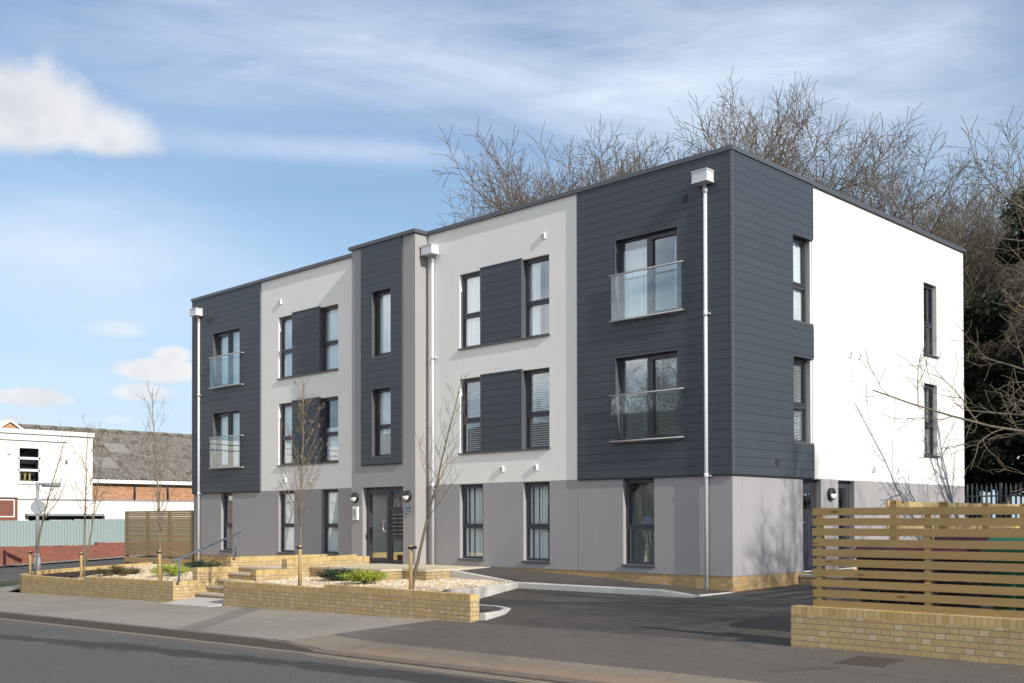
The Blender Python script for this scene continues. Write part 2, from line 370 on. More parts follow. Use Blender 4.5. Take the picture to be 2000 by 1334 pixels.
# base terrain: one sheet to the horizon
mb=MB(); xs=[-700,-200,-90,-60,-45,-32,-24,-16,-8,0,6,14,30,60,200,700]; ys=[-700,-200,-80,-45,-30,-22,-16,-12,-8,-4.7,-1.2,5,12,20,30,60,200,700]
for i in range(len(xs)-1):
    for j in range(len(ys)-1):
        mb.face([(x,y,gz(x,y)-.16) for x,y in ((xs[i],ys[j]),(xs[i+1],ys[j]),(xs[i+1],ys[j+1]),(xs[i],ys[j+1]))])
struct(mb.build('ground',M['earth']))
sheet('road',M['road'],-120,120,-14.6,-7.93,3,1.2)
sheet('far_pavement',M['pave'],-120,120,-19.5,-14.6,4,1.6,.1)
sheet('pavement',M['pave'],-24.5,-3.1,-7.8,-4.7,1.05,.8,.0)
sheet('crossover',M['apron'],-3.1,14,-6.95,-4.7,1.05,.75,.0); sheet('pavement',M['strip'],-3.1,14,-7.8,-6.95,1.05,.85,.0)
sheet('car_park',M['tarmac'],-6.9,14,-4.7,11,1,.7,.0)
sheet('side_road',M['sroad'],-39.6,-24.5,-7.8,40,1.5,1.6,-.03)
sheet('side_pavement',M['pave'],-24.5,-22.6,-4.7,30,1,1.6,.004)
sheet('yard',M['pave'],-40.9,-39.6,-7.8,40,1.3,2,.03)
# diagonal join where new tarmac runs over the footway
mb=MB(); pl=[(-2.2,-4.66),(-3.1,-4.66),(-3.1,-7.0),(-2.9,-6.75)]
# kerb of the road with a dropped end
mb=MB(); X=-120.0
while X<-2.2:
    x1=min(X+.915,-2.2)
    def kz(x): 
        return gz(x,-7.8)
    a,b=kz(X),kz(x1); g=.006
    for (p,q) in (((X+g,-7.8),(x1-g,-7.8)),):
        mb.face([(X+g,-7.925,a),(x1-g,-7.925,b),(x1-g,-7.8,b+.004),(X+g,-7.8,a+.004)])
        mb.face([(X+g,-7.94,a-.2),(x1-g,-7.94,b-.2),(x1-g,-7.925,b),(X+g,-7.925,a)])
        mb.face([(x1-g,-7.94,b-.2),(x1-g,-7.8,b-.2),(x1-g,-7.8,b+.004),(x1-g,-7.925,b)])
    X=x1
struct(mb.build('kerb',M['oldkerb']))
mb=MB(); X=-2.2                                  # flush stones across the crossover
while X<14:
    x1=X+.915; g=.002
    h=lambda x: gz(x,-7.8)-.004
    mb.face([(X+g,-7.94,h(X)-.015),(x1-g,-7.94,h(x1)-.015),(x1-g,-7.8,gz(x1,-7.8)+.004),(X+g,-7.8,gz(X,-7.8)+.004)])
    mb.face([(X+g,-7.945,h(X)-.2),(x1-g,-7.945,h(x1)-.2),(x1-g,-7.94,h(x1)-.015),(X+g,-7.94,h(X)-.015)])
    X=x1
struct(mb.build('dropped_kerb',M['kerbflush']))
def strip(name,mat,y,w,x0,x1,off=.005):
    mb=MB(); n=int((x1-x0)/1.0)
    for i in range(n):
        a,b=lerp(x0,x1,i/n),lerp(x0,x1,(i+1)/n)
        mb.face([(a,y-w/2,gz(a,y-w/2)+off),(b,y-w/2,gz(b,y-w/2)+off),(b,y+w/2,gz(b,y+w/2)+off),(a,y+w/2,gz(a,y+w/2)+off)])
    return struct(mb.build(name,mat))
strip('road_line',M['line'],-8.07,.055,-60,30); strip('road_line',M['line'],-8.19,.05,-2,30)
mb=MB(); pts=[(-26.2,-4.0),(-26.35,-4.0),(-26.35,3),(-26.2,3)]
mb.face([(x,y,gz(x,y)-.022) for x,y in pts]); struct(mb.build('side_road_line',M['wline']))

# path along the front with its edging
ptx=[-6.9,-5.8,-3.9,-2,0]; pz0=[.285,.262,.19,.09,.004]; pz1=[.262,.18,.07,.065,.004]
mb=MB(); N=14
for i in range(N):
    a,b=lerp(-6.9,0,i/N),lerp(-6.9,0,(i+1)/N)
    for j in range(3):
        y=lambda t: lerp(0.0,-1.2,t); t0,t1=j/3,(j+1)/3
        zz=lambda x,t: lerp(itp(x,ptx,pz0),itp(x,ptx,pz1),t)
        mb.face([(a,y(t1),zz(a,t1)),(b,y(t1),zz(b,t1)),(b,y(t0),zz(b,t0)),(a,y(t0),zz(a,t0))],0,None,True)
    mb.face([(a,-1.2,itp(a,ptx,pz1)),(a,-1.2,-.4),(b,-1.2,-.4),(b,-1.2,itp(b,ptx,pz1))])
struct(mb.build('path',M['tarmac']))
mb=MB()
def kerbrun(mb,pts,zt,zb,w=.125,unit=.915,ch=.02):
    for (p,q),(za,zc) in zip(zip(pts,pts[1:]),zip(zt,zt[1:])):
        p,q=V((*p,0)),V((*q,0)); L=(q-p).length; n=max(1,round(L/unit)); d=(q-p)/L; o=V((d.y,-d.x,0))
        for i in range(n):
            a=p+d*(L*i/n+.004); b=p+d*(L*(i+1)/n-.004); z0,z1=lerp(za,zc,i/n),lerp(za,zc,(i+1)/n)
            mb_=lambda v,z:(v.x,v.y,z); ao,bo=a+o*w,b+o*w
            mb.face([mb_(ao-o*ch,z0),mb_(bo-o*ch,z1),mb_(b,z1),mb_(a,z0)])
            mb.face([mb_(ao,z0-ch),mb_(bo,z1-ch),mb_(bo-o*ch,z1),mb_(ao-o*ch,z0)])
            mb.face([mb_(ao,zb),mb_(bo,zb),mb_(bo,z1-ch),mb_(ao,z0-ch)])
            mb.face([mb_(b,zb),mb_(a,zb),mb_(a,z0),mb_(b,z1)])
            mb.face([mb_(a,zb),mb_(ao,zb),mb_(ao,z0-ch),mb_(ao-o*ch,z0),mb_(a,z0)])
            mb.face([mb_(bo,zb),mb_(b,zb),mb_(b,z1),mb_(bo-o*ch,z1),mb_(bo,z1-ch)])
kerbrun(mb,[(-4.57,-1.2),(-2.7,-1.2),(-.75,-1.2),(0.02,-1.2)],[.075,.075,.08,.012],-.3)
kerbrun(mb,[(.02,-1.2),(.02,-.05)],[.014,.012],-.3,.06)
struct(mb.build('path_kerb',M['concrete']))
mb=MB(); kerbrun(mb,[(-6.5,-1.2),(-4.57,-1.2)],[.272,.085],-.2,.06)
kerbrun(mb,[(-4.1,-3.55),(-4.45,-1.33)],[.02,.07],-.4)
struct(mb.build('bed_edging',M['concrete']))
mb=MB(); kerbrun(mb,[(-2.2,-4.48),(-2.3,-3.9),(-2.62,-3.45),(-3.1,-3.25),(-3.9,-3.3)],[-.24,-.235,-.235,-.235,-.235],-.6,.125,.9)
struct(mb.build('radius_kerb',M['concrete']))

# ------------------------------------------------------------------ brick walls of the planters
def wallrun(mb,pts,th,zt,zb=-1.3,cap=.1025,ends=(True,True)):
    """wall along pts (outer face first, wall lies to the left of travel)"""
    P=[V((*p,0)) for p in pts]; n=len(P); off=[]
    for i in range(n):
        d0=(P[i]-P[i-1]).normalized() if i>0 else None; d1=(P[i+1]-P[i]).normalized() if i<n-1 else None
        if d0 is None: d0=d1
        if d1 is None: d1=d0
        n0,n1=V((-d0.y,d0.x,0)),V((-d1.y,d1.x,0)); m=(n0+n1).normalized(); off.append(P[i]+m*th/max(.3,m.dot(n1)))
    zf=zt if callable(zt) else (lambda p: zt); L=0; cb=.006
    for i in range(n-1):
        a,b,c,d=P[i],P[i+1],off[i+1],off[i]; l=(b-a).length; za,zc=zf(a),zf(b)
        for lo,hi,mi in ((zb,-cap,0),(-cap,0,1)):
            la,lb=(zb,zb) if mi==0 else (za-cap,zc-cap); ha,hb=za+hi,zc+hi
            sh=lambda z: z if mi==0 else .05
            for (p,q,u0,u1,z0,z1,h0,h1) in ((a,b,L,L+l,la,lb,ha,hb),(c,d,L+l,L,lb,la,hb,ha)):
                uv=[(u0,z0-za),(u1,z1-za),(u1,h1-za),(u0,h0-za)] if mi==0 else [(u0,.05),(u1,.05),(u1,.15),(u0,.15)]
                mb.face([(p.x,p.y,z0),(q.x,q.y,z1),(q.x,q.y,h1),(p.x,p.y,h0)],mi,uv)
        mb.face([(a.x,a.y,za),(b.x,b.y,zc),(c.x,c.y,zc),(d.x,d.y,za)],1,[(L,.05),(L+l,.05),(L+l,.25),(L,.25)])
        if i==0 and ends[0]:
            mb.face([(d.x,d.y,zb),(a.x,a.y,zb),(a.x,a.y,za-cap),(d.x,d.y,za-cap)],0,[(0,zb-za),(th,zb-za),(th,-cap),(0,-cap)])
            mb.face([(d.x,d.y,za-cap),(a.x,a.y,za-cap),(a.x,a.y,za),(d.x,d.y,za)],1,[(.01,.05),(.075,.05),(.075,.15),(.01,.15)])
        if i==n-2 and ends[1]:
            mb.face([(b.x,b.y,zb),(c.x,c.y,zb),(c.x,c.y,zc-cap),(b.x,b.y,zc-cap)],0,[(0,zb-zc),(th,zb-zc),(th,-cap),(0,-cap)])
            mb.face([(b.x,b.y,zc-cap),(c.x,c.y,zc-cap),(c.x,c.y,zc),(b.x,b.y,zc)],1,[(.01,.05),(.075,.05),(.075,.15),(.01,.15)])
        L+=l
BR=[M['brick'],M['cap']]; TH=.215
mb=MB()
arc=[(-22.45+.95-.95*cos(a),-4.7+.95-.95*sin(a)) for a in [R(x) for x in (0,15,30,45,60,75,90)]]
zl=lambda p: itp(p.y,[-4.7,-3.5,-2.6,-1],[-.235,-.08,-.02,-.01])
wallrun(mb,[(-22.45,-.2)]+arc[:],TH,lambda p: itp(p.y,[-4.7,-4.2,-3.4,-2.6],[-.235,-.225,-.09,-.02]),ends=(True,False))
wallrun(mb,[arc[-1],(-17.35,-4.7)],TH,-.235,ends=(False,False))
wallrun(mb,[(-17.35,-4.7),(-12.46,-4.7)],TH,lambda p: itp(p.x,[-17.4,-12.4],[-.15,-.085]),ends=(True,True))
wallrun(mb,[(-12.46,-4.7+TH),(-12.46,-4.07)],TH,-.085,ends=(False,False))
wallrun(mb,[(-12.46,-4.07),(-12.46,-3.15)],TH,.22)
wallrun(mb,[(-12.46,-3.15),(-12.46,-.05)],TH,.456)
tag(mb.build('planter_wall',BR),'long curved buff brick planter wall left of the steps, rising beside them','wall')
mb=MB()
wallrun(mb,[(-10.18,-4.7),(-6.41,-4.7)],TH,.012,ends=(True,True))
wallrun(mb,[(-6.41,-4.7),(-2.2,-4.7)],TH,.088)
tag(mb.build('planter_wall',BR),'low straight buff brick wall between the steps and the car park entrance','wall')
mb=MB()
wallrun(mb,[(-9.965,-4.7+TH),(-9.965,-4.01)],TH,.012,ends=(False,False))
wallrun(mb,[(-9.965,-4.01),(-9.965,-3.19)],TH,.24)
wallrun(mb,[(-9.965,-3.19),(-9.965,-1.17)],TH,lambda p: itp(p.y,[-3.19,-1.17],[.46,.525]))
wallrun(mb,[(-9.965,-1.17),(-9.965,-.78)],TH,.478)
tag(mb.build('stair_wall',BR),'stepped buff brick wall climbing along the right side of the steps to the door','wall')
mb=MB(); wallrun(mb,[(3.91,-4.7),(16,-4.7)],TH,.232)
tag(mb.build('boundary_wall',BR),'low buff brick wall carrying the slatted timber fence at the right','wall')

# steps
st=thing('entrance_steps','buff brick steps with stone treads rising between the brick walls','steps')
for i,(y,z) in enumerate(zip((-4.118,-3.811,-3.522,-3.229,-2.93),(-.371,-.224,-.074,.079,.22))):
    mb=MB(); yn=(-3.811,-3.522,-3.229,-2.93,-.42)[i]
    mb.box(-12.46,-10.18,y+.012,yn+.03,z-.6,z-.045,0); mb.box(-12.46,-10.18,y-.01,yn+.012,z-.045,z,1)
    mb.build('step',[M['brick'],M['slab']],st)
mb=MB(); mb.prism([(-12.4,-5.05),(-10.25,-5.05),(-10.25,-4.12),(-12.4,-4.12)],-.75,lambda p: gz(*p[:2])+.012)
struct(mb.build('paving_slab',M['pslab']))
# door platform
pf=thing('entrance_platform','low brick and stone platform in front of the entrance door','platform')
mb=MB(); mb.prism([(-9.965,-2.55),(-7.3,-2.55),(-7.3,-1.95),(-6.5,-1.95),(-6.5,-.02),(-9.965,-.02)],-.4,.235); mb.build('brick_base',M['brick'],pf)
mb=MB(); mb.prism([(-9.965,-2.575),(-7.275,-2.575),(-7.275,-1.975),(-6.475,-1.975),(-6.475,-.02),(-9.965,-.02)],.235,.285); mb.build('stone_top',M['slab'],pf)
# handrail
hr=thing('handrail','blue grey tubular handrail on the wall beside the steps','handrail')
mb=MB(); mb.tube([(-12.36,-4.78,.40),(-12.36,-4.62,.44),(-12.36,-2.95,1.07)],.024,10); mb.build('rail',M['railp'],hr)
for y,zb,zt in ((-4.6,-.09,.44),(-3.08,.455,1.02)):
    mb=MB(); mb.tube([(-12.36,y,zb),(-12.36,y,zt)],.024,10); mb.tube([(-12.36,y,zb),(-12.36,y,zb+.012)],.055,12); mb.build('post',M['railp'],hr)

# ------------------------------------------------------------------ gravel beds
def inpoly(x,y,P):
    c=False
    for i in range(len(P)):
        (x0,y0),(x1,y1)=P[i],P[i-1]
        if (y0>y)!=(y1>y) and x<(x1-x0)*(y-y0)/(y1-y0)+x0: c=not c
    return c
def lbed(x,y): return lerp(itp(x,[-22.4,-17.3,-12.7],[-.33,-.235,-.165]),itp(x,[-22.4,-19,-12.7],[-.09,-.05,-.02]),max(0,min(1,(y+4.5)/4.3)))
def rbed(x,y): return lerp(-.035,.07,max(0,min(1,(y+4.5)/3.2)))+.05*sstep(-6.6,-6.2,x)*(1-sstep(-4.2,-2,y))
LP=[(-22.2,-3.8),(-21.9,-4.3),(-21.4,-4.49),(-12.68,-4.49),(-12.68,-.02),(-22.2,-.02)]
RP=[(-9.96,-4.49),(-3.75,-4.49),(-4.12,-3.5),(-4.5,-1.27),(-6.5,-1.27),(-6.5,-1.95),(-7.3,-1.95),(-7.3,-2.55),(-9.96,-2.55)]
rnd=random.Random(5)
def soilL(x,y): return sstep(-18.6,-20.0,x+.25*sin(y*5))*sstep(-1.6,-2.6,y)>.5 or (y<-4.36+.05*sin(x*9) and x<-18.2)
def soilR(x,y): return y<-4.26+.07*sin(x*7) and x<-6.6
def bed(name,label,poly,zf,soil,count,seed):
    x0=min(p[0] for p in poly); x1=max(p[0] for p in poly); y0=min(p[1] for p in poly); y1=max(p[1] for p in poly)
    mb=MB(); d=.14; nx=int((x1-x0)/d)+1; ny=int((y1-y0)/d)+1
    for i in range(nx):
        for j in range(ny):
            q=[(x0+i*d,y0+j*d),(x0+i*d+d,y0+j*d),(x0+i*d+d,y0+j*d+d),(x0+i*d,y0+j*d+d)]
            q=[(min(max(x,x0),x1),min(max(y,y0),y1)) for x,y in q]
            cx=sum(p[0] for p in q)/4; cy=sum(p[1] for p in q)/4
            if not inpoly(cx,cy,poly): continue
            mb.face([(x,y,zf(x,y)+.012*sin(x*6.1)*sin(y*5.3)) for x,y in q],1 if soil(cx,cy) else 0,None,True)
    rd=random.Random(seed)
    ico=[(0,0,1),(.894,0,.447),(.276,.851,.447),(-.724,.526,.447),(-.724,-.526,.447),(.276,-.851,.447)]
    k=0
    while k<count:
        x=rd.uniform(x0,x1); y=rd.uniform(y0,y1)
        if not inpoly(x,y,poly): continue
        k+=1; so=soil(x,y)
        s=rd.uniform(.016,.034)*(1.0 if not so else 1.1); a=rd.uniform(0,6.28); el=rd.uniform(.6,1); z=zf(x,y)+.012*sin(x*6.1)*sin(y*5.3)
        pts=[]
        for (px,py,pz) in ico:
            qx,qy=px*s,py*s*el; pts.append((x+qx*cos(a)-qy*sin(a),y+qx*sin(a)+qy*cos(a),z-.006+pz*s*.75))
        for i in range(1,6):
            b=len(mb.v) 
        b=len(mb.v); mb.v+=pts+[(p[0]+(p[0]-x)*.2,p[1]+(p[1]-y)*.2,z-.012) for p in pts[1:]]
        for i in range(5):
            j=(i+1)%5
            for f in ((b,b+1+i,b+1+j),(b+1+i,b+6+i,b+6+j,b+1+j)):
                mb.f.append(f); mb.m.append(3 if so else 2); mb.sm.append(True); mb.uv.append([(0,0)]*len(f))
    o=mb.build(name,[M['gbase'],M['soil'],M['gravel'],M['soil']])
    o['kind']='stuff'; o['label']=label; o['category']='gravel'; return o
bed('gravel_bed','pale gravel with dark mulch filling the left planter',LP,lbed,soilL,9000,1)
bed('gravel_bed','pale gravel filling the planter between steps and car park',RP,rbed,soilR,7500,2)
mb=MB(); mb.face([(-3.8,-4.49,-.29),(-2.3,-4.49,-.29),(-2.4,-3.95,-.28),(-2.7,-3.5,-.28),(-3.15,-3.32,-.28),(-4.1,-3.45,-.28)])
struct(mb.build('soil_patch',M['soil']))

# ------------------------------------------------------------------ apartment building
B=thing('apartment_building','three storey block of flats in white and grey render with dark slate boarding','building')
FR=lambda u,d,z:(u,-d,z)                 # front plane Y=0, outward -Y
SD=lambda u,d,z:(d,u,z)                  # side plane X=0, outward +X
BY=lambda u,d,z:(u,-.41-d,z)             # bay front
ZT=8.33; ZG=.29; Z1=2.22
def panel(mb,P,u0,u1,z0,z1,holes=(),d=0.0,dep=.12,mi=0,mr=None):
    hs=[(max(a,u0),min(b,u1),max(c,z0),min(e,z1)) for a,b,c,e in holes if a<u1 and b>u0 and c<z1 and e>z0]
    us=sorted({u0,u1,*[h[0] for h in hs],*[h[1] for h in hs]}); zs=sorted({z0,z1,*[h[2] for h in hs],*[h[3] for h in hs]})
    for a,b in zip(us,us[1:]):
        for c,e in zip(zs,zs[1:]):
            cu,cz=(a+b)/2,(c+e)/2
            if any(h[0]<cu<h[1] and h[2]<cz<h[3] for h in hs): continue
            mb.face([P(a,d,c),P(b,d,c),P(b,d,e),P(a,d,e)],mi)
    mr=mi if mr is None else mr
    for h in hs:
        a,b,c,e=h; i=d-dep
        mb.face([P(a,d,c),P(a,i,c),P(a,i,e),P(a,d,e)],mr); mb.face([P(b,i,c),P(b,d,c),P(b,d,e),P(b,i,e)],mr)
        mb.face([P(a,i,e),P(b,i,e),P(b,d,e),P(a,d,e)],mr); mb.face([P(a,d,c),P(b,d,c),P(b,i,c),P(a,i,c)],mr)
def boards(P,u0,u1,z0,z1,holes=(),d0=.012,d1=.038,exp=.168,zref=Z1,gap=.0055,trim=True,dep=.12):
    mb=MB(); hs=list(holes); panel(mb,P,u0,u1,z0,z1,hs,d0,.02,1)
    k=floor((z0-zref)/exp); z=zref+k*exp
    while z<z1-.001:
        a,b=max(z+gap,z0),min(z+exp,z1); z+=exp
        if b-a<.01: continue
        cz=sorted({a,b,*[h[2] for h in hs if a<h[2]<b],*[h[3] for h in hs if a<h[3]<b]})
        for c,e in zip(cz,cz[1:]):
            m=(c+e)/2; iv=[(u0,u1)]
            for h in hs:
                if h[2]<m<h[3]:
                    nv=[]
                    for p,q in iv:
                        if h[1]<=p or h[0]>=q: nv.append((p,q)); continue
                        if h[0]>p: nv.append((p,h[0]))
                        if h[1]<q: nv.append((h[1],q))
                    iv=nv
            for p,q in iv:
                mb.face([P(p,d1,c),P(q,d1,c),P(q,d1,e),P(p,d1,e)],0)
                if c==a: mb.face([P(p,d0,c),P(q,d0,c),P(q,d1,c),P(p,d1,c)],0)
                if e==b: mb.face([P(p,d1,e),P(q,d1,e),P(q,d0,e-.004),P(p,d0,e-.004)],0)
                mb.face([P(p,d0,c),P(p,d1,c),P(p,d1,e),P(p,d0,e)],0); mb.face([P(q,d1,c),P(q,d0,c),P(q,d0,e),P(q,d1,e)],0)
    if trim:
        for h in hs:
            a,b,c,e=h; t=.014; o=d1+.006
            for (p,q,r,s) in ((a-.0,a+t,c,e),(b-t,b,c,e),(a+t,min(b-t,u1),e-t,e)):
                if p>=u1-.001: continue
                f=[(p,r),(q,r),(q,s),(p,s)]
                mb.face([P(u,o,z_) for u,z_ in f],2); 
                for (ua,za),(ub,zb_) in zip(f,f[1:]+f[:1]): mb.face([P(ua,o,za),P(ub,o,zb_),P(ub,-dep,zb_),P(ua,-dep,za)],2)
    return mb
CL=[M['clad'],M['cladb'],M['metal']]
W3=(5.42,7.18); W2=(2.94,4.70); WG=(.46,2.2)
pairR=(-7.52,-4.645); pairL=(-15.15,-12.31)
# --- walls
mb=MB()
gf=[(-18.27,-17.62,*WG),(-15.145,-14.365,*WG),(-13.06,-12.31,*WG),(-7.525,-6.73,*WG),(-5.44,-4.645,*WG),(-2.61,-1.82,.455,2.2)]
panel(mb,FR,-19.93,-11.17,ZG,Z1,gf,0,.13); panel(mb,FR,-8.66,0,ZG,Z1,gf,0,.13)
gs=[(2.61,3.37,.305,2.2),(4.12,4.86,.305,2.2)]
panel(mb,SD,0,10.95,ZG,Z1,gs,0,.13); panel(mb,lambda u,d,z:(-19.93-d,u,z),0,10.95,ZG,Z1); panel(mb,lambda u,d,z:(u,10.95+d,z),-19.93,0,ZG,Z1)
for x0,x1,y in ((-19.93,-11.17,0),(-8.66,0,0)): mb.face([(x0,y,ZG),(x1,y,ZG),(x1,y+.03,ZG),(x0,y+.03,ZG)])
mb.face([(0,0,ZG),(0,10.95,ZG),(-.03,10.95,ZG),(-.03,0,ZG)])
mb.build('base_wall',M['grey'],B)
mb=MB(); cR=[(*pairR,*W3),(*pairR,*W2)]; cLh=[(*pairL,*W3),(*pairL,*W2)]
panel(mb,FR,-16.07,-11.17,Z1,ZT,cLh,0,.13); mb.build('upper_wall',M['white'],B); mb=MB(); panel(mb,FR,-8.66,-3.80,Z1,ZT,cR,0,.13); mb.build('upper_wall',M['white'],B); mb=MB()
sw=[(2.18,3.02,*W3),(2.18,3.02,*W2),(8.51,9.27,*W3),(8.51,9.27,*W2)]
panel(mb,SD,2.95,10.95,Z1,ZT,sw[2:],0,.13)
panel(mb,lambda u,d,z:(-19.93-d,u,z),0,10.95,Z1,ZT); panel(mb,lambda u,d,z:(u,10.95+d,z),-19.93,0,Z1,ZT)
for h in sw[:2]: mb.face([(0,2.962,h[2]),(-.13,2.962,h[2]),(-.13,2.962,h[3]),(0,2.962,h[3])])
mb.build('upper_wall',M['white'],B)
# --- bay
mb=MB(); bw3=(-10.30,-9.53,5.47,7.13); bw2=(-10.30,-9.53,2.96,4.67); dr=(-10.72,-9.115,.30,2.195)
panel(mb,BY,-11.17,-8.66,ZG,ZT,[bw3,bw2,dr],0,.2)
mb.face([(-8.66,-.41,ZG),(-8.66,0.0,ZG),(-8.66,0.0,ZT),(-8.66,-.41,ZT)]); mb.face([(-11.17,0,ZG),(-11.17,-.41,ZG),(-11.17,-.41,ZT),(-11.17,0,ZT)])
mb.face([(-11.17,-.41,ZG),(-8.66,-.41,ZG),(-8.66,0,ZG),(-11.17,0,ZG)])
mb.build('bay',M['taupe'],B)
mb=MB(); mb.box(-19.92,-.012,.012,10.94,-1.2,ZG); mb.box(-11.155,-8.675,-.395,.02,-1.2,ZG); mb.build('brick_plinth',M['plinth'],B)
# --- cladding
fdR=[(-2.775,-1.198,5.43,7.13),(-2.775,-1.198,2.955,4.70)]; fdL=[(-18.70,-17.14,5.43,7.15),(-18.70,-17.14,2.955,4.68)]
boards(FR,-3.80,.030,Z1,ZT,fdR).build('cladding',CL,B)
boards(FR,-19.93,-16.07,Z1,ZT,fdL).build('cladding',CL,B)
boards(SD,-.030,3.02,Z1,ZT,[(2.18,3.05,*W3),(2.18,3.05,*W2)]).build('cladding',CL,B)
# notch strips right of the side windows stay white render
boards(BY,-10.745,-9.13,2.76,ZT,[bw3,bw2],zref=2.76,dep=.1).build('cladding',CL,B)
for bx in ((-.004,.043,-.043,.004,Z1-.004,ZT),(-19.972,-19.93,-.043,.004,Z1-.004,ZT),(-3.815,-3.797,-.042,-.001,Z1-.003,ZT),(-16.072,-16.055,-.042,-.001,Z1-.003,ZT),
    (.001,.042,3.018,3.032,Z1-.003,W2[0]-.035),(.001,.042,3.018,3.032,W2[1],W3[0]-.035),(.001,.042,3.018,3.032,W3[1],ZT)):
    mb=MB(); mb.box(*bx); mb.build('cladding_trim',M['metal'],B)
for bx in ((-3.80,.035,-.04,-.0005,Z1-.018,Z1-.001),(-19.95,-16.07,-.04,-.0005,Z1-.018,Z1-.001),(.0005,.04,0.0,3.02,Z1-.018,Z1-.001),(-10.745,-9.13,-.45,-.4105,2.742,2.759)):
    mb=MB(); mb.box(*bx); mb.build('drip_trim',M['cladb'],B)
mb=MB(); panel(mb,lambda u,d,z:(-19.93-d,u,z),0,3.0,Z1,ZT,d=.03); mb.build('cladding',[M['clad']],B)
# --- roof and coping
mb=MB(); mb.face([(-19.9,.05,8.30),(-.05,.05,8.30),(-.05,10.9,8.30),(-19.9,10.9,8.30)]); mb.face([(-11.1,-.36,8.3),(-8.7,-.36,8.3),(-8.7,.06,8.3),(-11.1,.06,8.3)]); mb.build('roof',M['cladb'],B)
def ring(x0,x1,y0,y1,bx0,bx1,by,w,z0,z1):
    m=MB(); P=[(x0,y0),(bx0,y0),(bx0,by),(bx1,by),(bx1,y0),(x1,y0),(x1,y1),(x0,y1)]; n=len(P); I=[]
    for i in range(n):
        a,b,c=V((*P[i-1],0)),V((*P[i],0)),V((*P[(i+1)%n],0)); d0=(b-a).normalized(); d1=(c-b).normalized()
        I.append((b.x+(-d0.y-d1.y)*w,b.y+(d0.x+d1.x)*w))
    for i in range(n):
        j=(i+1)%n; a,b,c,d=P[i],P[j],I[j],I[i]; s=.012
        m.face([(*a,z0),(*b,z0),(*b,z1),(*a,z1)]); m.face([(*a,z1),(*b,z1),(*c,z1+s),(*d,z1+s)])
        m.face([(*d,z0),(*a,z0),(*b,z0),(*c,z0)][::-1]); m.face([(*c,8.2),(*d,8.2),(*d,z1+s),(*c,z1+s)])
    return m
cp=ring(-20.01,.062,-.062,11.01,-11.24,-8.60,-.472,.34,8.326,8.412).build('coping',M['metal'],B)
# --- interior seen through the glass
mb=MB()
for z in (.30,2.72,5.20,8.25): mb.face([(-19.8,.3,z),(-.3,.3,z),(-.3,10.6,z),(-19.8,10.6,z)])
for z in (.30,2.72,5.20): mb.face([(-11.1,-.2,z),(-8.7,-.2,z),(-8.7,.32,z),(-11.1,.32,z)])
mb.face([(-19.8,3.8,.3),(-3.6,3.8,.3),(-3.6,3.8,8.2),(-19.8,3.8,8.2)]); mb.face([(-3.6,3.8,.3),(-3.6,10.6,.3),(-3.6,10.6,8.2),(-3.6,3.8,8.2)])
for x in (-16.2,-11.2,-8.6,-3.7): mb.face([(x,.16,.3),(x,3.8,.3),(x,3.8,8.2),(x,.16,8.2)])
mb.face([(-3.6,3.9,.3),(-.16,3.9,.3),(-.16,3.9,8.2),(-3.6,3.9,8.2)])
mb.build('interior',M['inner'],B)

# --- windows
def pbox(mb,P,u0,u1,d0,d1,z0,z1,mi=0):
    c=[P(u,d,z) for z in (z0,z1) for (u,d) in ((u0,d1),(u1,d1),(u1,d0),(u0,d0))]
    for q in ((3,2,1,0),(4,5,6,7),(0,1,5,4),(1,2,6,5),(2,3,7,6),(3,0,4,7)): mb.face([c[i] for i in q],mi)
def ringbox(mb,P,u0,u1,z0,z1,w,d0,d1,mi=0):
    pbox(mb,P,u0,u0+w,d0,d1,z0,z1,mi); pbox(mb,P,u1-w,u1,d0,d1,z0,z1,mi)
    pbox(mb,P,u0+w,u1-w,d0,d1,z1-w,z1,mi); pbox(mb,P,u0+w,u1-w,d0,d1,z0,z0+w,mi)
def drape(P,u0,u1,z0,z1,d,amp=.022,wl=.085,seed=0,flare=0.0):
    mb=MB(); rd=random.Random(seed); n=max(8,int((u1-u0)/.012)); ph=rd.uniform(0,6); prev=None
    rows=8
    def pt(i,j):
        t=i/n; v=j/rows; u=lerp(u0,u1,t); u+=flare*(1-v)*(t)*.5
        return P(u,d+amp*sin(2*pi*(u-u0)/wl+ph+.8*sin(u*9))*(.5+.5*(1-v))+.008*sin(u*41),lerp(z0,z1,v))
    for i in range(n):
        for j in range(rows): mb.face([pt(i,j),pt(i+1,j),pt(i+1,j+1),pt(i,j+1)],0,None,True)
    return mb
def slats(P,u0,u1,z0,z1,d,pitch=.05,w=.042,tilt=.55):
    mb=MB(); z=z1-.03; pbox(mb,P,u0,u1,d-.02,d+.02,z1-.035,z1)
    while z>z0:
        a=w/2*cos(tilt); b=w/2*sin(tilt); t=.0015
        q=[P(u0,d-a,z+b),P(u1,d-a,z+b),P(u1,d+a,z-b),P(u0,d+a,z-b)]; q2=[P(u0,d-a,z+b+t*2),P(u1,d-a,z+b+t*2),P(u1,d+a,z-b+t*2),P(u0,d+a,z-b+t*2)]
        mb.face(q[::-1]); mb.face(q2); mb.face([q[3],q[2],q2[2],q2[3]]); mb.face([q[1],q[0],q2[0],q2[1]]); z-=pitch
    for f in (.2,.8):
        u=lerp(u0,u1,f); pbox(mb,P,u-.004,u+.004,d+w*.5,d+w*.5+.002,z0,z1)
    return mb
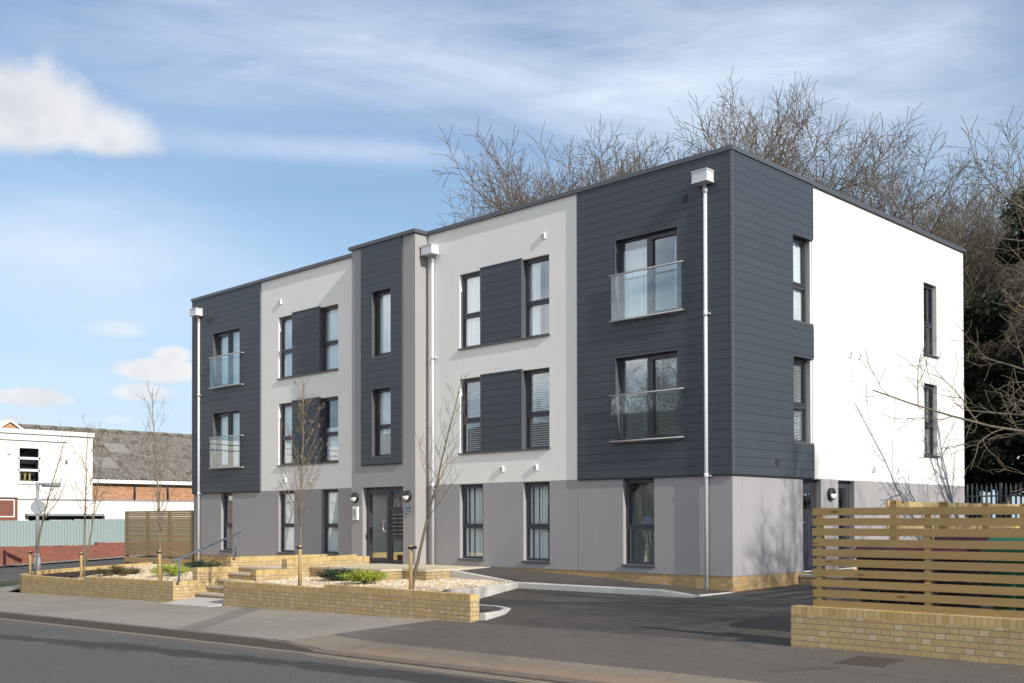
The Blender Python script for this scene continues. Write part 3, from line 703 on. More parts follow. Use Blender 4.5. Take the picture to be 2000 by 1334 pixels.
def window(P,u0,u1,z0,z1,tr=.575,cover=None,seed=0,face=0.0,sill=True,dep=.1,single=False,sx=0.022):
    w=.052; d0,d1=face-dep-.06,face-dep; mb=MB(); ringbox(mb,P,u0,u1,z0,z1,w,d0,d1)
    zt=z1-(z1-z0)*tr
    if not single:
        pbox(mb,P,u0+w,u1-w,d0,d1-.003,zt-.035,zt+.035)
        ringbox(mb,P,u0+w-.012,u1-w+.012,zt+.036,z1-w+.008,.042,d1-.02,d1+.014)      # opening sash
        pbox(mb,P,u0+.2,u1-.16,d1+.001,d1+.024,z1-.058,z1-.03)               # trickle vent
    else:
        ringbox(mb,P,u0+w-.012,u1-w+.012,z0+w-.008,z1-w+.008,.05,d1-.02,d1+.014)
    f=mb.build('window',M['frame'],B); gb=MB(); dm=(d0+d1)/2
    g=.05
    if single: pbox(gb,P,u0+w+g-.015,u1-w-g+.015,dm-.004,dm+.004,z0+w+g-.02,z1-w-g+.02)
    else:
        pbox(gb,P,u0+w+.028,u1-w-.028,dm-.004,dm+.004,zt+.075,z1-w-.03); pbox(gb,P,u0+w,u1-w,dm-.004,dm+.004,z0+w,zt-.035)
    gb.build('pane',M['glass'],f)
    if sill:
        sb=MB(); pbox(sb,P,u0-sx,u1+sx,d1-.02,face+.046,z0-.03,z0-.001); pbox(sb,P,u0-sx,u1+sx,face+.036,face+.046,z0-.045,z0-.03); sb.build('sill',M['metal'],f)
    dc=d0-.035
    if cover=='curtain': drape(P,u0+.02,u1-.02,z0,z1,dc,seed=seed).build('curtain',M['curt'],f)
    elif cover=='part': drape(P,u0+.02,u0+(u1-u0)*.72,z0,z1,dc,seed=seed).build('curtain',M['curt'],f)
    elif cover=='side':
        drape(P,u0+.02,u0+(u1-u0)*.45,z0,z1,dc,seed=seed).build('curtain',M['curt'],f); drape(P,u0+(u1-u0)*.6,u1,z0,z1,dc-.05,seed=seed+3).build('curtain',M['pinkcurt'],f)
    elif cover=='right': drape(P,u0+(u1-u0)*.45,u1-.02,z0,z1,dc,seed=seed).build('curtain',M['curt'],f)
    elif cover=='blind': slats(P,u0+.06,u1-.06,z0+.02,z1-.05,dc).build('blind',M['blind'],f)
    elif cover=='fineblind': slats(P,u0+.06,u1-.06,z0+.02,z1-.05,dc,.03,.025,.5).build('blind',M['blind'],f)
    elif cover=='halfnet': drape(P,u0+.02,u1-.02,z0,zt+.2,dc,.012,.06,seed).build('curtain',M['curt'],f)
    elif cover=='vertical':
        vb=MB(); u=u0+.05
        while u<u1-.05: pbox(vb,P,u,u+.075,dc-.004+.02*sin(u*30),dc-.002+.02*sin(u*30),z0,z1); u+=.09
        vb.build('blind',M['blind'],f)
    return f
pw=.78
def pair(u0,u1,z,cov,seed):
    window(FR,u0,u0+.80,*z,cover=cov[0],seed=seed,sill=False); window(FR,u1-.80,u1,*z,cover=cov[1],seed=seed+1,sill=False)
    a,b=u0+.757,u1-.80-.005
    boards(FR,a,b,z[0]-.02,z[1]+.02,(),.0,.045,.168,z[0]+.05,trim=False).build('infill_panel',CL,B)
    mb=MB(); pbox(mb,FR,a-.008,a+.004,-.13,.052,z[0]-.03,z[1]+.025); pbox(mb,FR,b-.004,b+.014,-.13,.052,z[0]-.03,z[1]+.025); pbox(mb,FR,a-.008,b+.014,-.0,.058,z[1]+.02,z[1]+.034)
    pbox(mb,FR,u0-.022,u1+.022,-.12,.046,z[0]-.03,z[0]-.001)
    mb.build('panel_trim',M['metal'],B)
pair(*pairR,W3,('part','side'),3); pair(*pairR,W2,('blind','blind'),5); pair(*pairL,W3,('curtain','curtain'),7); pair(*pairL,W2,('curtain','halfnet'),9)
for h,c,s in zip(gf,('blind','part','curtain','vertical','vertical',None),range(20,30)): window(FR,*h,cover=c,seed=s)
mb=MB(); mb.tube([FR(-2.5,-.35,1.18),FR(-2.3,-.42,1.3),FR(-2.0,-.42,1.22),FR(-1.8,-.4,1.05)],[.06,.14,.12,.05],8); mb.build('bedding',M['blanket'],B)
for h,c,s in ((sw[0],'right',31),(sw[1],'fineblind',32),(sw[2],None,33),(sw[3],'fineblind',34)):
    if h[1]>3: h=(h[0],2.962 if h[0]<3 else h[1],h[2],h[3])
    window(SD,*h,cover=c,seed=s,sx=.05)
window(BY,*bw3,cover='curtain',seed=40,face=.0,single=True,dep=.11); window(BY,*bw2,cover='curtain',seed=41,face=0,dep=.11)
# small things on the inside sills
mb=MB(); mb.tube([SD(2.42,-.24,5.46),SD(2.42,-.24,5.58)],[.05,.035],10); mb.build('window_ornament',M['orangep'],B)
# --- french windows with glass guards
def french(u0,u1,z0,z1,cov,seed,flip):
    w=.06; d1=-.09; d0=-.16; mb=MB(); ringbox(mb,FR,u0,u1,z0,z1-.0,w,d0,d1); um=(u0+u1)/2+(-.02 if not flip else .02)
    pbox(mb,FR,um-.045,um+.045,d0,d1-.002,z0+w,z1-w)
    sa,sb=((um+.035,u1-w+.012) if not flip else (u0+w-.012,um-.035)); ringbox(mb,FR,sa,sb,z0+w-.01,z1-w+.01,.07,d1-.03,d1+.016)
    f=mb.build('french_window',M['frame'],B); gb=MB(); dm=-.125
    fa,fb=((u0+w,um-.045) if not flip else (um+.045,u1-w))
    pbox(gb,FR,fa,fb,dm-.004,dm+.004,z0+w,z1-w); pbox(gb,FR,sa+.06,sb-.06,dm-.004,dm+.004,z0+w+.05,z1-w-.05); gb.build('pane',M['glass'],f)
    sb_=MB(); pbox(sb_,FR,u0-.03,u1+.03,-.11,.075,z0-.035,z0-.001); sb_.build('sill',M['metal'],f)
    if cov=='curtain':
        drape(FR,u0+.05,um-.02,z0,z1-.2,-.215,.03,.12,seed).build('curtain',M['curt'],f); drape(FR,u1-.26,u1-.05,z0,z1-.1,-.215,.03,.1,seed+1).build('curtain',M['curt'],f)
    elif cov=='blind': slats(FR,u0+.06,um-.05,z0,z1-.07,-.21,.026,.024,.4).build('blind',M['blind'],f); slats(FR,um+.08,u1-.06,z0,z1-.07,-.21,.026,.024,.4).build('blind',M['blind'],f)
    else: drape(FR,u0+.05,u1-.05,z0,z1-.05,-.2,.02,.1,seed).build('curtain',M['curt'],f)
    a,b=((u0-.085,u1+.19) if not flip else (u0-.04,u1+.39)); a,b=u0-.085,u1+.19
    if flip: b=u1+.10
    g=MB(); pbox(g,FR,a+.05,b-.05,.112,.124,z0-.0,z0+.95); gd=g.build('balcony_guard',M['jglass'],B)
    for z in (z0+.955,z0+.01):
        r=MB(); r.tube([FR(a,.118,z),FR(b,.118,z)],.021,12); r.build('rail',M['steel'],gd)
        for u in (a+.12,b-.1): k=MB(); k.tube([FR(u,.118,z),FR(u,.03,z)],.012,8); k.build('bracket',M['steel'],gd)
        if flip: k=MB(); k.tube([FR(b-.02,.118,z),FR(b+.12,.05,z-.02)],.015,8); k.build('bracket',M['steel'],gd)
french(*fdR[0],'curtain',51,False); french(*fdR[1],'blind',52,False); french(*fdL[0],'net',53,True); french(*fdL[1],'net',54,True)
# --- entrance door
mb=MB(); a,b,c,e=dr; w=.07; d0,d1=-.20,-.13
ringbox(mb,BY,a,b,c,e,w,d0,d1); um=-9.765; pbox(mb,BY,um-.04,um+.04,d0,d1-.002,c+w,e-w)
ringbox(mb,BY,a+w-.01,um-.035,c+.02,e-w+.01,.09,d1-.03,d1+.014)
pbox(mb,BY,um+.04,b-w,d0,d1-.004,1.60,1.69); pbox(mb,BY,um+.04,b-w,d0,d1-.004,.85,.96); pbox(mb,BY,um+.04,b-w,d0,d1-.012,.96,1.60); pbox(mb,BY,a,b,d0,.02,.285,.302)
D=mb.build('entrance_door',M['frame'],B)
gb=MB(); pbox(gb,BY,a+w+.07,um-.115,-.168,-.16,c+.1,e-w-.07); pbox(gb,BY,um+.04,b-w,-.168,-.16,1.69,e-w); pbox(gb,BY,um+.04,b-w,-.168,-.16,c+w,.85); gb.build('pane',M['dglass'],D)
for r in range(6):
    for q in range(2):
        m=MB(); u=um+.075+q*.235; z=1.50-r*.097
        pbox(m,BY,u,u+.205,d1-.014,d1-.002,z-.062,z+.022,1); pbox(m,BY,u+.01,u+.195,d1-.003,d1+.006,z-.006,z+.008,0); m.build('letterbox',[M['steel'],M['black']],D)
m=MB(); u=um-.2; m.tube([BY(um-.1,-.11,1.36),BY(u,-.06,1.36),BY(u,-.06,1.09),BY(um-.1,-.11,1.09)],.013,8); m.build('handle',M['steel'],D)
# --- side doors
def sdoor(y0,y1,glz):
    m=MB(); z0,z1=.305,2.2; w=.06; ringbox(m,SD,y0,y1,z0,z1,w,-.19,-.11); pbox(m,SD,y0+w,y1-w,-.18,-.13,z0+w*.4,z1-w)
    if glz:
        ringbox(m,SD,y0+w,y1-w,z0+.02,z1-w,.1,-.135,-.118)
    else:
        for (a,b,c,e) in ((.16,.60,1.5,1.95),(.16,.36,.5,1.3),(.42,.60,.5,1.3)): ringbox(m,SD,y0+a,y0+b,c,e,.03,-.132,-.118)
    d=m.build('side_door',M['frame'],B); g=MB()
    if glz: pbox(g,SD,y0+w+.1,y1-w-.1,-.13,-.124,z0+.15,z1-w-.1)
    else: pbox(g,SD,y0+.21,y0+.55,-.13,-.124,1.55,1.90)
    g.build('pane',M['dglass'],d); h=MB(); h.tube([SD(y0+.12,-.12,1.3),SD(y0+.12,-.07,1.3),SD(y0+.24,-.07,1.3)],.011,8); h.build('handle',M['steel'],d)
    t=MB(); pbox(t,SD,y0,y1,-.12,.03,.285,.303); t.build('threshold',M['wplast'],d)
sdoor(2.61,3.37,False); sdoor(4.12,4.86,True)
# --- rainwater pipes
def pipe(u,zb,hopw=.42,y=-.06,brk=(5.3,2.2)):
    m=MB(); m.tube([(u,y-.0,zb),(u,y,7.80)],.036,14); p=m.build('downpipe',M['wpipe'],B)
    for z in brk:
        k=MB(); k.tube([(u,y,z-.05),(u,y,z+.05)],.043,14); k.box(u+.03,u+.1,y-.012,y+.05,z-.012,z+.012); k.build('bracket',M['wpipe'],p)
    k=MB(); h0,h1=7.80,8.0; x0,x1=u-hopw/2+.02,u+hopw/2
    k.box(x0,x1,-.27,-.02,h0,h1); k.box(x0-.014,x1+.014,-.284,-.015,h1,h1+.018); k.box(x0-.012,x1+.012,-.282,-.018,h0-.015,h0); k.tube([(u,y,7.62),(u,y,7.79)],.044,14); k.build('hopper',M['wpipe'],p)
pipe(-.545,.03,.36); pipe(-8.42,.28,.40); pipe(-19.52,-.1,.38)
# --- vents, lamps, door entry
def vent(P,u,z,m_='wplast',s=.105,d=.045,face=0.0):
    m=MB(); pbox(m,P,u-s/2,u+s/2,face,face+d,z-s*.55,z+s*.55,0)
    for k in (-.2,.15): pbox(m,P,u+k*s-.012,u+k*s+.018,face+d,face+d+.003,z-s*.42,z+s*.42,1)
    m.build('vent_cover',[M[m_],M['galv' if m_=='wplast' else 'dark']],B)
for u,z in ((-4.80,7.60),(-6.10,2.52),(-5.05,2.52),(-15.05,7.61),(-14.81,2.50)): vent(FR,u,z)
for y,z in ((4.69,4.98),(5.12,4.99),(5.78,2.50),(7.0,2.50)): vent(SD,y,z,'wplast',.12,.03)
vent(FR,-1.04,7.62,'black',.13,.02,.038); vent(FR,-18.92,7.61,'black',.13,.05,.038); vent(SD,1.55,2.50,'frame',.13,.012,.038)
def lamp(P,u,z,r=.135):
    m=MB(); n=28
    def disc(mb,prof,a0,a1,k,mi):
        for i in range(k):
            t0,t1=lerp(a0,a1,i/k),lerp(a0,a1,(i+1)/k)
            for (ra,da),(rb,db) in zip(prof,prof[1:]):
                q=[P(u+ra*cos(t0),da,z+ra*sin(t0)),P(u+ra*cos(t1),da,z+ra*sin(t1)),P(u+rb*cos(t1),db,z+rb*sin(t1)),P(u+rb*cos(t0),db,z+rb*sin(t0))]
                mb.face(q,mi,None,True)
    disc(m,[(r,0),(r,.055),(r*.97,.07),(r*.84,.078)],0,2*pi,n,0)
    disc(m,[(r*.84,.078),(r*.5,.094),(.001,.10)],R(-2),R(182),16,0)
    o=m.build('wall_lamp',M['black'],B); k=MB(); disc(k,[(r*.85,.06),(r*.7,.10),(r*.4,.125),(.001,.132)],R(178),R(362),16,0); k.build('diffuser',M['opal'],o)
lamp(BY,-11.0,1.945); lamp(BY,-8.93,1.95); lamp(SD,3.76,1.90)
m=MB(); pbox(m,BY,-11.09,-10.88,0,.035,1.37,1.71,0); pbox(m,BY,-11.06,-10.96,.035,.038,1.45,1.66,1); pbox(m,BY,-11.05,-10.93,.035,.039,1.40,1.43,1); m.build('door_entry_panel',[M['wplast'],M['galv']],B)
m=MB(); pbox(m,BY,-9.035,-8.765,.02,.026,1.535,1.715,0); pl=m.build('name_plaque',M['galv'],B)
m=MB(); rd=random.Random(8)
for z,hh,u0,u1 in ((1.642,.034,-9.0,-8.80),(1.572,.026,-8.985,-8.805)):
    u=u0
    while u<u1: pbox(m,BY,u,u+.016,.026,.029,z,z+hh); u+=.026
m.build('lettering',M['frame'],pl)
for u,z in ((-11.21,8.03),): 
    m=MB(); m.tube([(u,-.05,z-.10),(u,-.05,z+.10)],.008,6); m.tube([(u,-.0,z-.1),(u-.02,-.06,z-.1)],.008,6); m.tube([(u,0,z+.1),(u-.02,-.06,z+.1)],.008,6); m.build('cable_bracket',M['galv'],B)
# render movement joint
m=MB(); m.box(.0005,.004,5.468,5.486,Z1,ZT); m.build('movement_joint',M['wpipe'],B)
m=MB(); m.box(-3.81,-3.80,-.003,-.0005,ZG,Z1); m.box(.0005,.003,.33,.34,ZG,Z1); m.build('movement_joint',M['grey'],B)
# side doorstep
ds=thing('door_step','brick door step with pale stone top at the side entrance','step')
m=MB(); m.box(.004,.95,2.45,5.2,-.2,.195); m.build('brick_base',M['brick'],ds); m=MB(); m.box(.004,.98,2.42,5.2,.195,.24); m.build('stone_top',M['pslab'],ds)

# ------------------------------------------------------------------ fences
def slatfence(name,label,x0,x1,y,z0,z1,pitch,h,th,mat,posts,pmat,back=.0,pz=None):
    f=thing(name,label,'fence'); m=MB(); z=z1-h; rd=random.Random(3)
    while z>z0-.001:
        a=rd.uniform(-.004,.004); m.box(x0+rd.uniform(0,.012),x1,y-th,y,z+a,z+h+a); z-=pitch
    m.build('slat_panel',mat,f)
    for px in posts: m=MB(); m.box(px,px+.075,y+.001,y+.101,pz if pz is not None else z0-.03,z1-.01); m.build('post',pmat,f)
    return f
slatfence('slatted_fence','slatted timber fence standing on the brick wall at the right',4.14,16,-4.53,.2,1.512,.1325,.095,.022,M['wood'],[4.19,5.62,7.1,8.6,10.1],M['woodp'],pz=.232)
f=slatfence('slatted_fence','weathered close slatted fence joining the left end of the flats',-24.62,-19.96,.0,.14,1.69,.0655,.059,.02,M['wooddull'],[-24.6,-23.1,-21.6,-20.1],M['wooddull'],pz=-.25)
m=MB(); m.box(-24.62,-19.96,-.035,-.0,-.06,.12); m.build('gravel_board',M['stake'],f)
# bin store side fence (runs back from the car park)
f=thing('bin_store_fence','new pale timber rail fence behind the slatted fence, beside the bins','fence'); m=MB()
for z in (1.515,1.18,.85,.52,.2): m.box(3.50,3.53,-1.05,10,z,z+.135)
m.build('rail_boards',M['woodp'],f)
for y in (-.98,.93,2.8,4.7,6.6): m=MB(); m.box(3.531,3.64,y,y+.11,-.1,1.665); m.build('post',M['wood'],f)
f2=thing('bin_store_fence','new pale timber boards closing the back of the bin store','fence'); m=MB()
for z in (1.515,1.18,.85,.52,.2): m.box(3.65,14,4.9,4.93,z,z+.135)
m.build('rail_boards',M['woodp'],f2)
for x in (5.5,7.4,9.3): m=MB(); m.box(x,x+.11,4.78,4.899,-.1,1.665); m.build('post',M['wood'],f2)
# bins
def bin_(label,x0,x1,y0,y1,z0,zt,body,lid,lh):
    b=thing('wheelie_bin',label,'bin','large wheeled bins behind the slatted fence'); m=MB(); t=.07
    lo=[(x0+t,y0+t,z0+.16),(x1-t,y0+t,z0+.16),(x1-t,y1-t,z0+.16),(x0+t,y1-t,z0+.16)]; hi=[(x0,y0,zt),(x1,y0,zt),(x1,y1,zt),(x0,y1,zt)]
    m.face(lo[::-1])
    for i in range(4): j=(i+1)%4; m.face([lo[i],lo[j],hi[j],hi[i]])
    m.face(hi); m.box(x0-.03,x1+.03,y0-.03,y1+.03,zt-.05,zt+.0)
    for i in range(3): xx=lerp(x0+.25,x1-.3,i/2); m.box(xx,xx+.06,y0+.0,y0+.05,z0+.25,zt-.06)
    m.build('body',body,b); m=MB(); n=8
    for i in range(n):
        a,c=lerp(0,pi,i/n),lerp(0,pi,(i+1)/n); ym=(y0+y1)/2; ry=(y1-y0)/2+.03
        pa,pb=(ym-ry*cos(a),zt+.01+lh*sin(a)),(ym-ry*cos(c),zt+.01+lh*sin(c))
        m.face([(x0-.03,*pa),(x1+.03,*pa),(x1+.03,*pb),(x0-.03,*pb)],0,None,True)
    for xx in (x0-.03,x1+.03): m.face([(xx,(y0+y1)/2-((y1-y0)/2+.03)*cos(pi*i/n),zt+.01+lh*sin(pi*i/n)) for i in range(n+1)])
    m.build('lid',lid,b)
    for (x,y) in ((x0+.15,y0+.15),(x1-.15,y0+.15),(x1-.15,y1-.15),(x0+.15,y1-.15)):
        m=MB(); m.tube([(x-.025,y,z0+.08),(x+.025,y,z0+.08)],.08,14); m.box(x-.04,x+.04,y-.03,y+.03,z0+.12,z0+.2); m.build('wheel',M['black'],b)
bin_('large black wheeled bin with maroon lid behind the fence slats',4.42,5.75,-3.9,-2.95,gz(5,-3.4),90e-2,M['binb'],M['binm'],.15)
bin_('large green wheeled bin seen through the right end of the fence',6.15,7.5,-3.95,-3.0,gz(6.6,-3.4),1.0,M['bing'],M['bing'],.16)
bin_('large black wheeled bin further back between the bin store rails',4.5,5.8,-1.6,-.65,gz(5,-1),1.0,M['binb'],M['binm'],.2)
# drain cover in the footway
m=MB(); m.prism([(5.0,-5.62),(5.62,-5.62),(5.62,-5.02),(5.0,-5.02)],-.6,lambda p: gz(*p)+.006)
for k in range(6): y=-5.57+k*.1; m.prism([(5.04,y),(5.58,y),(5.58,y+.05),(5.04,y+.05)],-.5,lambda p: gz(*p)+.012)
tag(m.build('drain_cover',M['rust']),'rusty drain cover set in the footway below the right brick wall','drain cover')
# palisade fence
f=thing('palisade_fence','grey steel palisade fence with pointed tops behind the flats','fence'); m=MB(); y=19.0; x=-24.0; k=0
while x<26:
    z0,zt=.15,2.42; w=.035
    m.face([(x-w,y,z0),(x,y-.02,z0),(x,y-.02,zt),(x-w,y,zt)]); m.face([(x,y-.02,z0),(x+w,y,z0),(x+w,y,zt),(x,y-.02,zt)])
    m.face([(x-w,y,zt),(x,y-.02,zt),(x,y-.008,zt+.14)]); m.face([(x,y-.02,zt),(x+w,y,zt),(x,y-.008,zt+.14)])
    m.face([(x-w*1.15,y-.003,zt-.22),(x,y-.024,zt-.22),(x,y-.024,zt+.02),(x-w*1.15,y-.003,zt+.02)]); m.face([(x,y-.024,zt-.22),(x+w*1.15,y-.003,zt-.22),(x+w*1.15,y-.003,zt+.02),(x,y-.024,zt+.02)])
    x+=.155
m.build('pale_panel',M['palis'],f)
for z in (2.12,.55): m=MB(); m.box(-24,26,19.005,19.05,z-.025,z+.025); m.build('rail',M['palis'],f)
x=-24.0
while x<26:
    m=MB(); m.box(x-.03,x+.03,18.95,19.05,.0,2.55); m.build('post',M['palis'],f); x+=2.75

# ------------------------------------------------------------------ left background
F=thing('factory_building','cream painted workshop with mossy corrugated roof across the side street','building')
XF=-46.0
FW=lambda u,d,z:(XF+d,u,z)
m=MB(); wn=(4.57,5.70,3.36,5.22); panel(m,FW,-40,8.5,-1.2,6.02,[wn,(5.1,8.5,-.6,1.62)],0,.15); m.face([(XF,8.5,-1.2),(XF-4,8.5,-1.2),(XF-4,8.5,6.02),(XF,8.5,6.02)]); m.face([(XF,-40,6.02),(XF,8.5,6.02),(XF-4,8.5,6.02),(XF-4,-40,6.02)])
panel(m,FW,8.5,40,-1.2,2.5,[(8.5,9.2,-.6,1.62),(10.5,40,-.6,1.35)],0,.4)
m.face([(XF-4,-40,-1.2),(XF-4,40,-1.2),(XF-4,40,1.7),(XF-4,-40,1.7)])
m.build('painted_wall',M['cream'],F)
m=MB(); m.box(XF-.1,XF+.12,-40,8.55,5.9,6.12); m.box(XF-.02,XF+.10,-40,7.1,5.55,5.72); m.box(XF-.1,XF+.05,8.5,40,3.42,3.62); m.box(XF-.05,XF+.03,8.5,40,2.44,2.52); m.build('fascia',M['lead'],F)
m=MB(); m.box(XF-.01,XF+.05,-40,40,2.46,2.52); m.box(XF-.01,XF+.35,4.9,9.0,1.62,1.74); m.build('ledge',M['galv'],F)
m=MB(); panel(m,FW,8.5,40,2.52,3.45,(),-.25); m.build('brick_band',M['orange'],F)
for y in (11.0,13.0,15.2,18): m=MB(); m.tube([(XF-.15,y,2.5),(XF-.15,y,3.45)],.05,8); m.build('rain_pipe',M['black'],F)
# corrugated roof
m=MB(); n=160; 
for i in range(n):
    y0_,y1_=lerp(-6,40,i/n),lerp(-6,40,(i+1)/n); ym=(y0_+y1_)/2
    for a,b,ca,cb in ((y0_,ym,0,.07),(ym,y1_,.07,0)):
        for k in range(3):
            t0,t1=k/3,(k+1)/3; ex,ez=XF-.2,3.62; rx,rz=-52,6.73
            if b<8.4: t0=max(t0,.64); 
            if t1<=t0: continue
            q=lambda t,y,c:(lerp(ex,rx,t),y,lerp(ez,rz,t)+c+(.03 if False else 0))
            m.face([q(t0,a,ca),q(t0,b,cb),q(t1,b,cb),q(t1,a,ca)],0,[(a,t0*6),(b,t0*6),(b,t1*6),(a,t1*6)])
m.face([(-52,-6,6.73),(-52,40,6.73),(-58,40,3.6),(-58,-6,3.6)]); m.face([(XF-.2,40,3.62),(-52,40,6.73),(-58,40,3.6)])
rf=m.build('roof',M['asb'],F)
m=MB()
for y in range(-6,40): m.tube([(-52,y+.02,6.78),(-52,y+.98,6.80)],.13,8)
m.build('ridge_tile',M['asb'],rf)
for (y,t0,t1) in ((11.0,.55,.72),(9.4,.22,.42)):
    m=MB(); q=lambda t,yy:(lerp(XF-.2,-52,t),yy,lerp(3.62,6.73,t)+.09)
    m.face([q(t0,y),q(t0,y+1.3),q(t1,y+1.3),q(t1,y)]); m.face([q(t0,y),(q(t0,y)[0],y,q(t0,y)[2]-.08),(q(t0,y)[0],y+1.3,q(t0,y)[2]-.08),q(t0,y+1.3)]); m.build('roof_light',M['rooflight'],rf)
# window with three panes
m=MB(); ringbox(m,FW,*wn,.07,-.12,-.03)
for z in (4.0,4.62): pbox(m,FW,wn[0],wn[1],-.12,-.03,z-.06,z+.06)
pbox(m,FW,wn[0]-.08,wn[1]+.08,-.05,.08,wn[2]-.08,wn[2]); w_=m.build('window',M['wplast'],F)
m=MB(); pbox(m,FW,wn[0]+.07,wn[1]-.07,-.09,-.08,wn[2]+.07,wn[3]-.07); m.build('pane',M['glass'],w_)
m=MB(); pbox(m,FW,wn[0]-.3,wn[1]+.3,-.7,-.68,wn[2]-.3,wn[3]+.3); m.build('room_back',M['dark'],w_)
m=MB()
for a in (4.68,4.94,5.18): pbox(m,FW,a,a+.10,-.24,-.2,3.46,3.86)
pbox(m,FW,4.66,5.3,-.24,-.2,3.86,3.93); pbox(m,FW,4.66,5.3,-.24,-.2,3.43,3.48); m.build('chair_back',M['woodp'],w_)
for (a,b) in ((6.2,7.4),(7.6,8.4)):
    m=MB(); ringbox(m,FW,a,b,-.2,1.45,.12,-.14,-.06); w2=m.build('window',M['wplast'],F); m=MB(); pbox(m,FW,a+.12,b-.12,-.11,-.1,-.08,1.33); m.build('pane',M['glass'],w2)
m=MB(); panel(m,FW,5,40,-.9,1.7,(),-.5); m.build('shopfront_back',M['dark'],F)
m=MB(); m.box(-50.5,XF-.02,3.65,4.95,6.02,6.12,0); 
for s,(a,b) in ((0,(3.55,4.3)),(1,(4.3,5.05))):
    za,zb=(6.1,6.62) if s==0 else (6.62,6.1); m.face([(XF-.3,a,za),(XF-.3,b,zb),(-51,b,zb),(-51,a,za)]); m.face([(XF-.3,a,za-.12),(XF-.3,b,zb-.12),(XF-.3,b,zb),(XF-.3,a,za)])
m.face([(XF-.45,3.7,6.1),(XF-.45,4.9,6.1),(XF-.45,4.3,6.52)],1); m.build('gable',[M['lead'],M['orange']],F)
m=MB(); m.box(XF+.004,XF+.9,-20,4.2,-1.2,2.55,0); m.build('brick_porch',M['red'],F)
m=MB(); m.box(XF-.0,XF+1.0,-20,4.3,2.55,2.72); ringbox(m,lambda u,d,z:(XF+.9+d,u,z),2.0,4.05,1.55,2.45,.05,0,.02); m.build('porch_trim',M['lead'],F)
m=MB(); m.tube([FW(4.1,.02,4.9),FW(4.1,.14,4.9)],[.13,.1],10); m.build('alarm_box',M['wplast'],F)
m=MB(); m.box(XF,XF+.1,7.0,7.12,4.42,4.6); m.build('junction_box',M['galv'],F)
# red wall and green fence
m=MB(); m.box(-41.11,-40.9,-4,6.45,-1.4,.15); m.box(-41.12,-40.89,6.45,40,-1.4,.27)
tag(m.build('red_brick_wall',M['red']),'weathered red brick wall under the green fence across the side street','wall')
gf_=thing('green_fence','sage green vertical board fence on top of the red brick wall','fence'); m=MB(); y=-4.0; rd=random.Random(4)
while y<40:
    zt=1.37+.02*rd.random()+(.06 if y>5.2 else 0); m.box(-41.02-.006*rd.random(),-40.995,y+.004,y+.145,.16 if y<6.3 else .28,zt); y+=.15
m.build('board_panel',M['green'],gf_)
m=MB()
for yy in range(-4,40,2): m.box(-41.1,-41.03,yy,yy+.08,.28,1.3)
m.build('rear_post',M['green'],gf_)
# sign pole
px,py=-35.5,1.35; z0=gz(px,py)
S=thing('sign_pole','grey steel pole with bracket lamp and round sign seen from behind','sign')
m=MB(); m.tube([(px,py,z0-.1),(px,py,z0+.55)],.14,14); m.tube([(px,py,z0+.55),(px,py,z0+.72)],[.14,.07],14); m.tube([(px,py,z0+.7),(px,py,z0+3.75)],.07,12); m.build('pole',M['galv'],S)
rt=V((.715,.699,0)); 
m=MB(); a=V((px,py,z0+3.68)); m.tube([a,a+rt*.35],.03,8); m.tube([a+rt*.2+V((0,0,-.04)),a+rt*.95+V((0,0,-.05))],[.09,.10],10); m.build('bracket_lamp',M['galv'],S)
m=MB(); c=a+V((.12,-.02,-1.0)); fw=V((-.9,.4,0)).normalized(); m.tube([c,c+fw*.02],.30,24,smooth=False); m.build('sign_plate',M['galv'],S)

# ------------------------------------------------------------------ trees
def perp(d,rd):
    a=V((rd.gauss(0,1),rd.gauss(0,1),rd.gauss(0,1))); a-=d*a.dot(d)
    return a.normalized() if a.length>1e-6 else V((1,0,0))
def grow(mbs,rd,p,d,L,r,lvl,cfg):
    maxl=cfg['levels']; n=cfg['segs'][lvl]; pts=[p.copy()]; ds=[d.copy()]
    for i in range(n):
        d=(d+perp(d,rd)*rd.uniform(0,cfg['wig'][lvl])+V((0,0,1))*cfg['up'][lvl]).normalized(); p=p+d*L/n; pts.append(p.copy()); ds.append(d.copy())
    rend=r*cfg['taper'][lvl]; rad=[max(cfg['rmin'],lerp(r,rend,i/n)) for i in range(n+1)]
    mbs[0 if lvl<=cfg['trunklv'] else 1].tube(pts,rad,(8,6,5,3,3,3)[lvl],0,lvl==0)
    if lvl>=maxl: return
    k=cfg['kids'][lvl]; k=max(1,int(k*rd.uniform(.75,1.25))); t0=cfg['start'][lvl]; az=rd.uniform(0,6.28)
    for j in range(k):
        t=t0+(1-t0)*(j+rd.uniform(.2,1))/k; t=min(t,1); f=t*n; i=min(int(f),n-1); q=pts[i].lerp(pts[i+1],f-i); dd=ds[i+1]
        az+=2.4+rd.uniform(-.4,.4); e=V((1,0,0)) if abs(dd.x)<.8 else V((0,1,0)); e=(e-dd*e.dot(dd)).normalized(); g=dd.cross(e)
        ang=R(rd.uniform(*cfg['ang'][lvl]))*(1 if t<.93 else .5)
        nd=(dd*cos(ang)+(e*cos(az)+g*sin(az))*sin(ang)).normalized()
        grow(mbs,rd,q,nd,L*rd.uniform(*cfg['len'][lvl])*(1-cfg['fall'][lvl]*t),max(cfg['rmin'],lerp(r,rend,t)*rd.uniform(.5,.72)),lvl+1,cfg)
BIG=dict(levels=4,segs=[5,6,5,4,3],wig=[.12,.26,.3,.3,.3],up=[.05,.10,.09,.07,.05],taper=[.6,.25,.28,.3,.45],rmin=.0092,trunklv=1,kids=[9,11,10,8],start=[.45,.18,.12,.1],ang=[(20,52),(25,58),(28,62),(28,62)],len=[(1.25,1.7),(.38,.56),(.4,.6),(.5,.85)],fall=[0,.4,.3,.25])
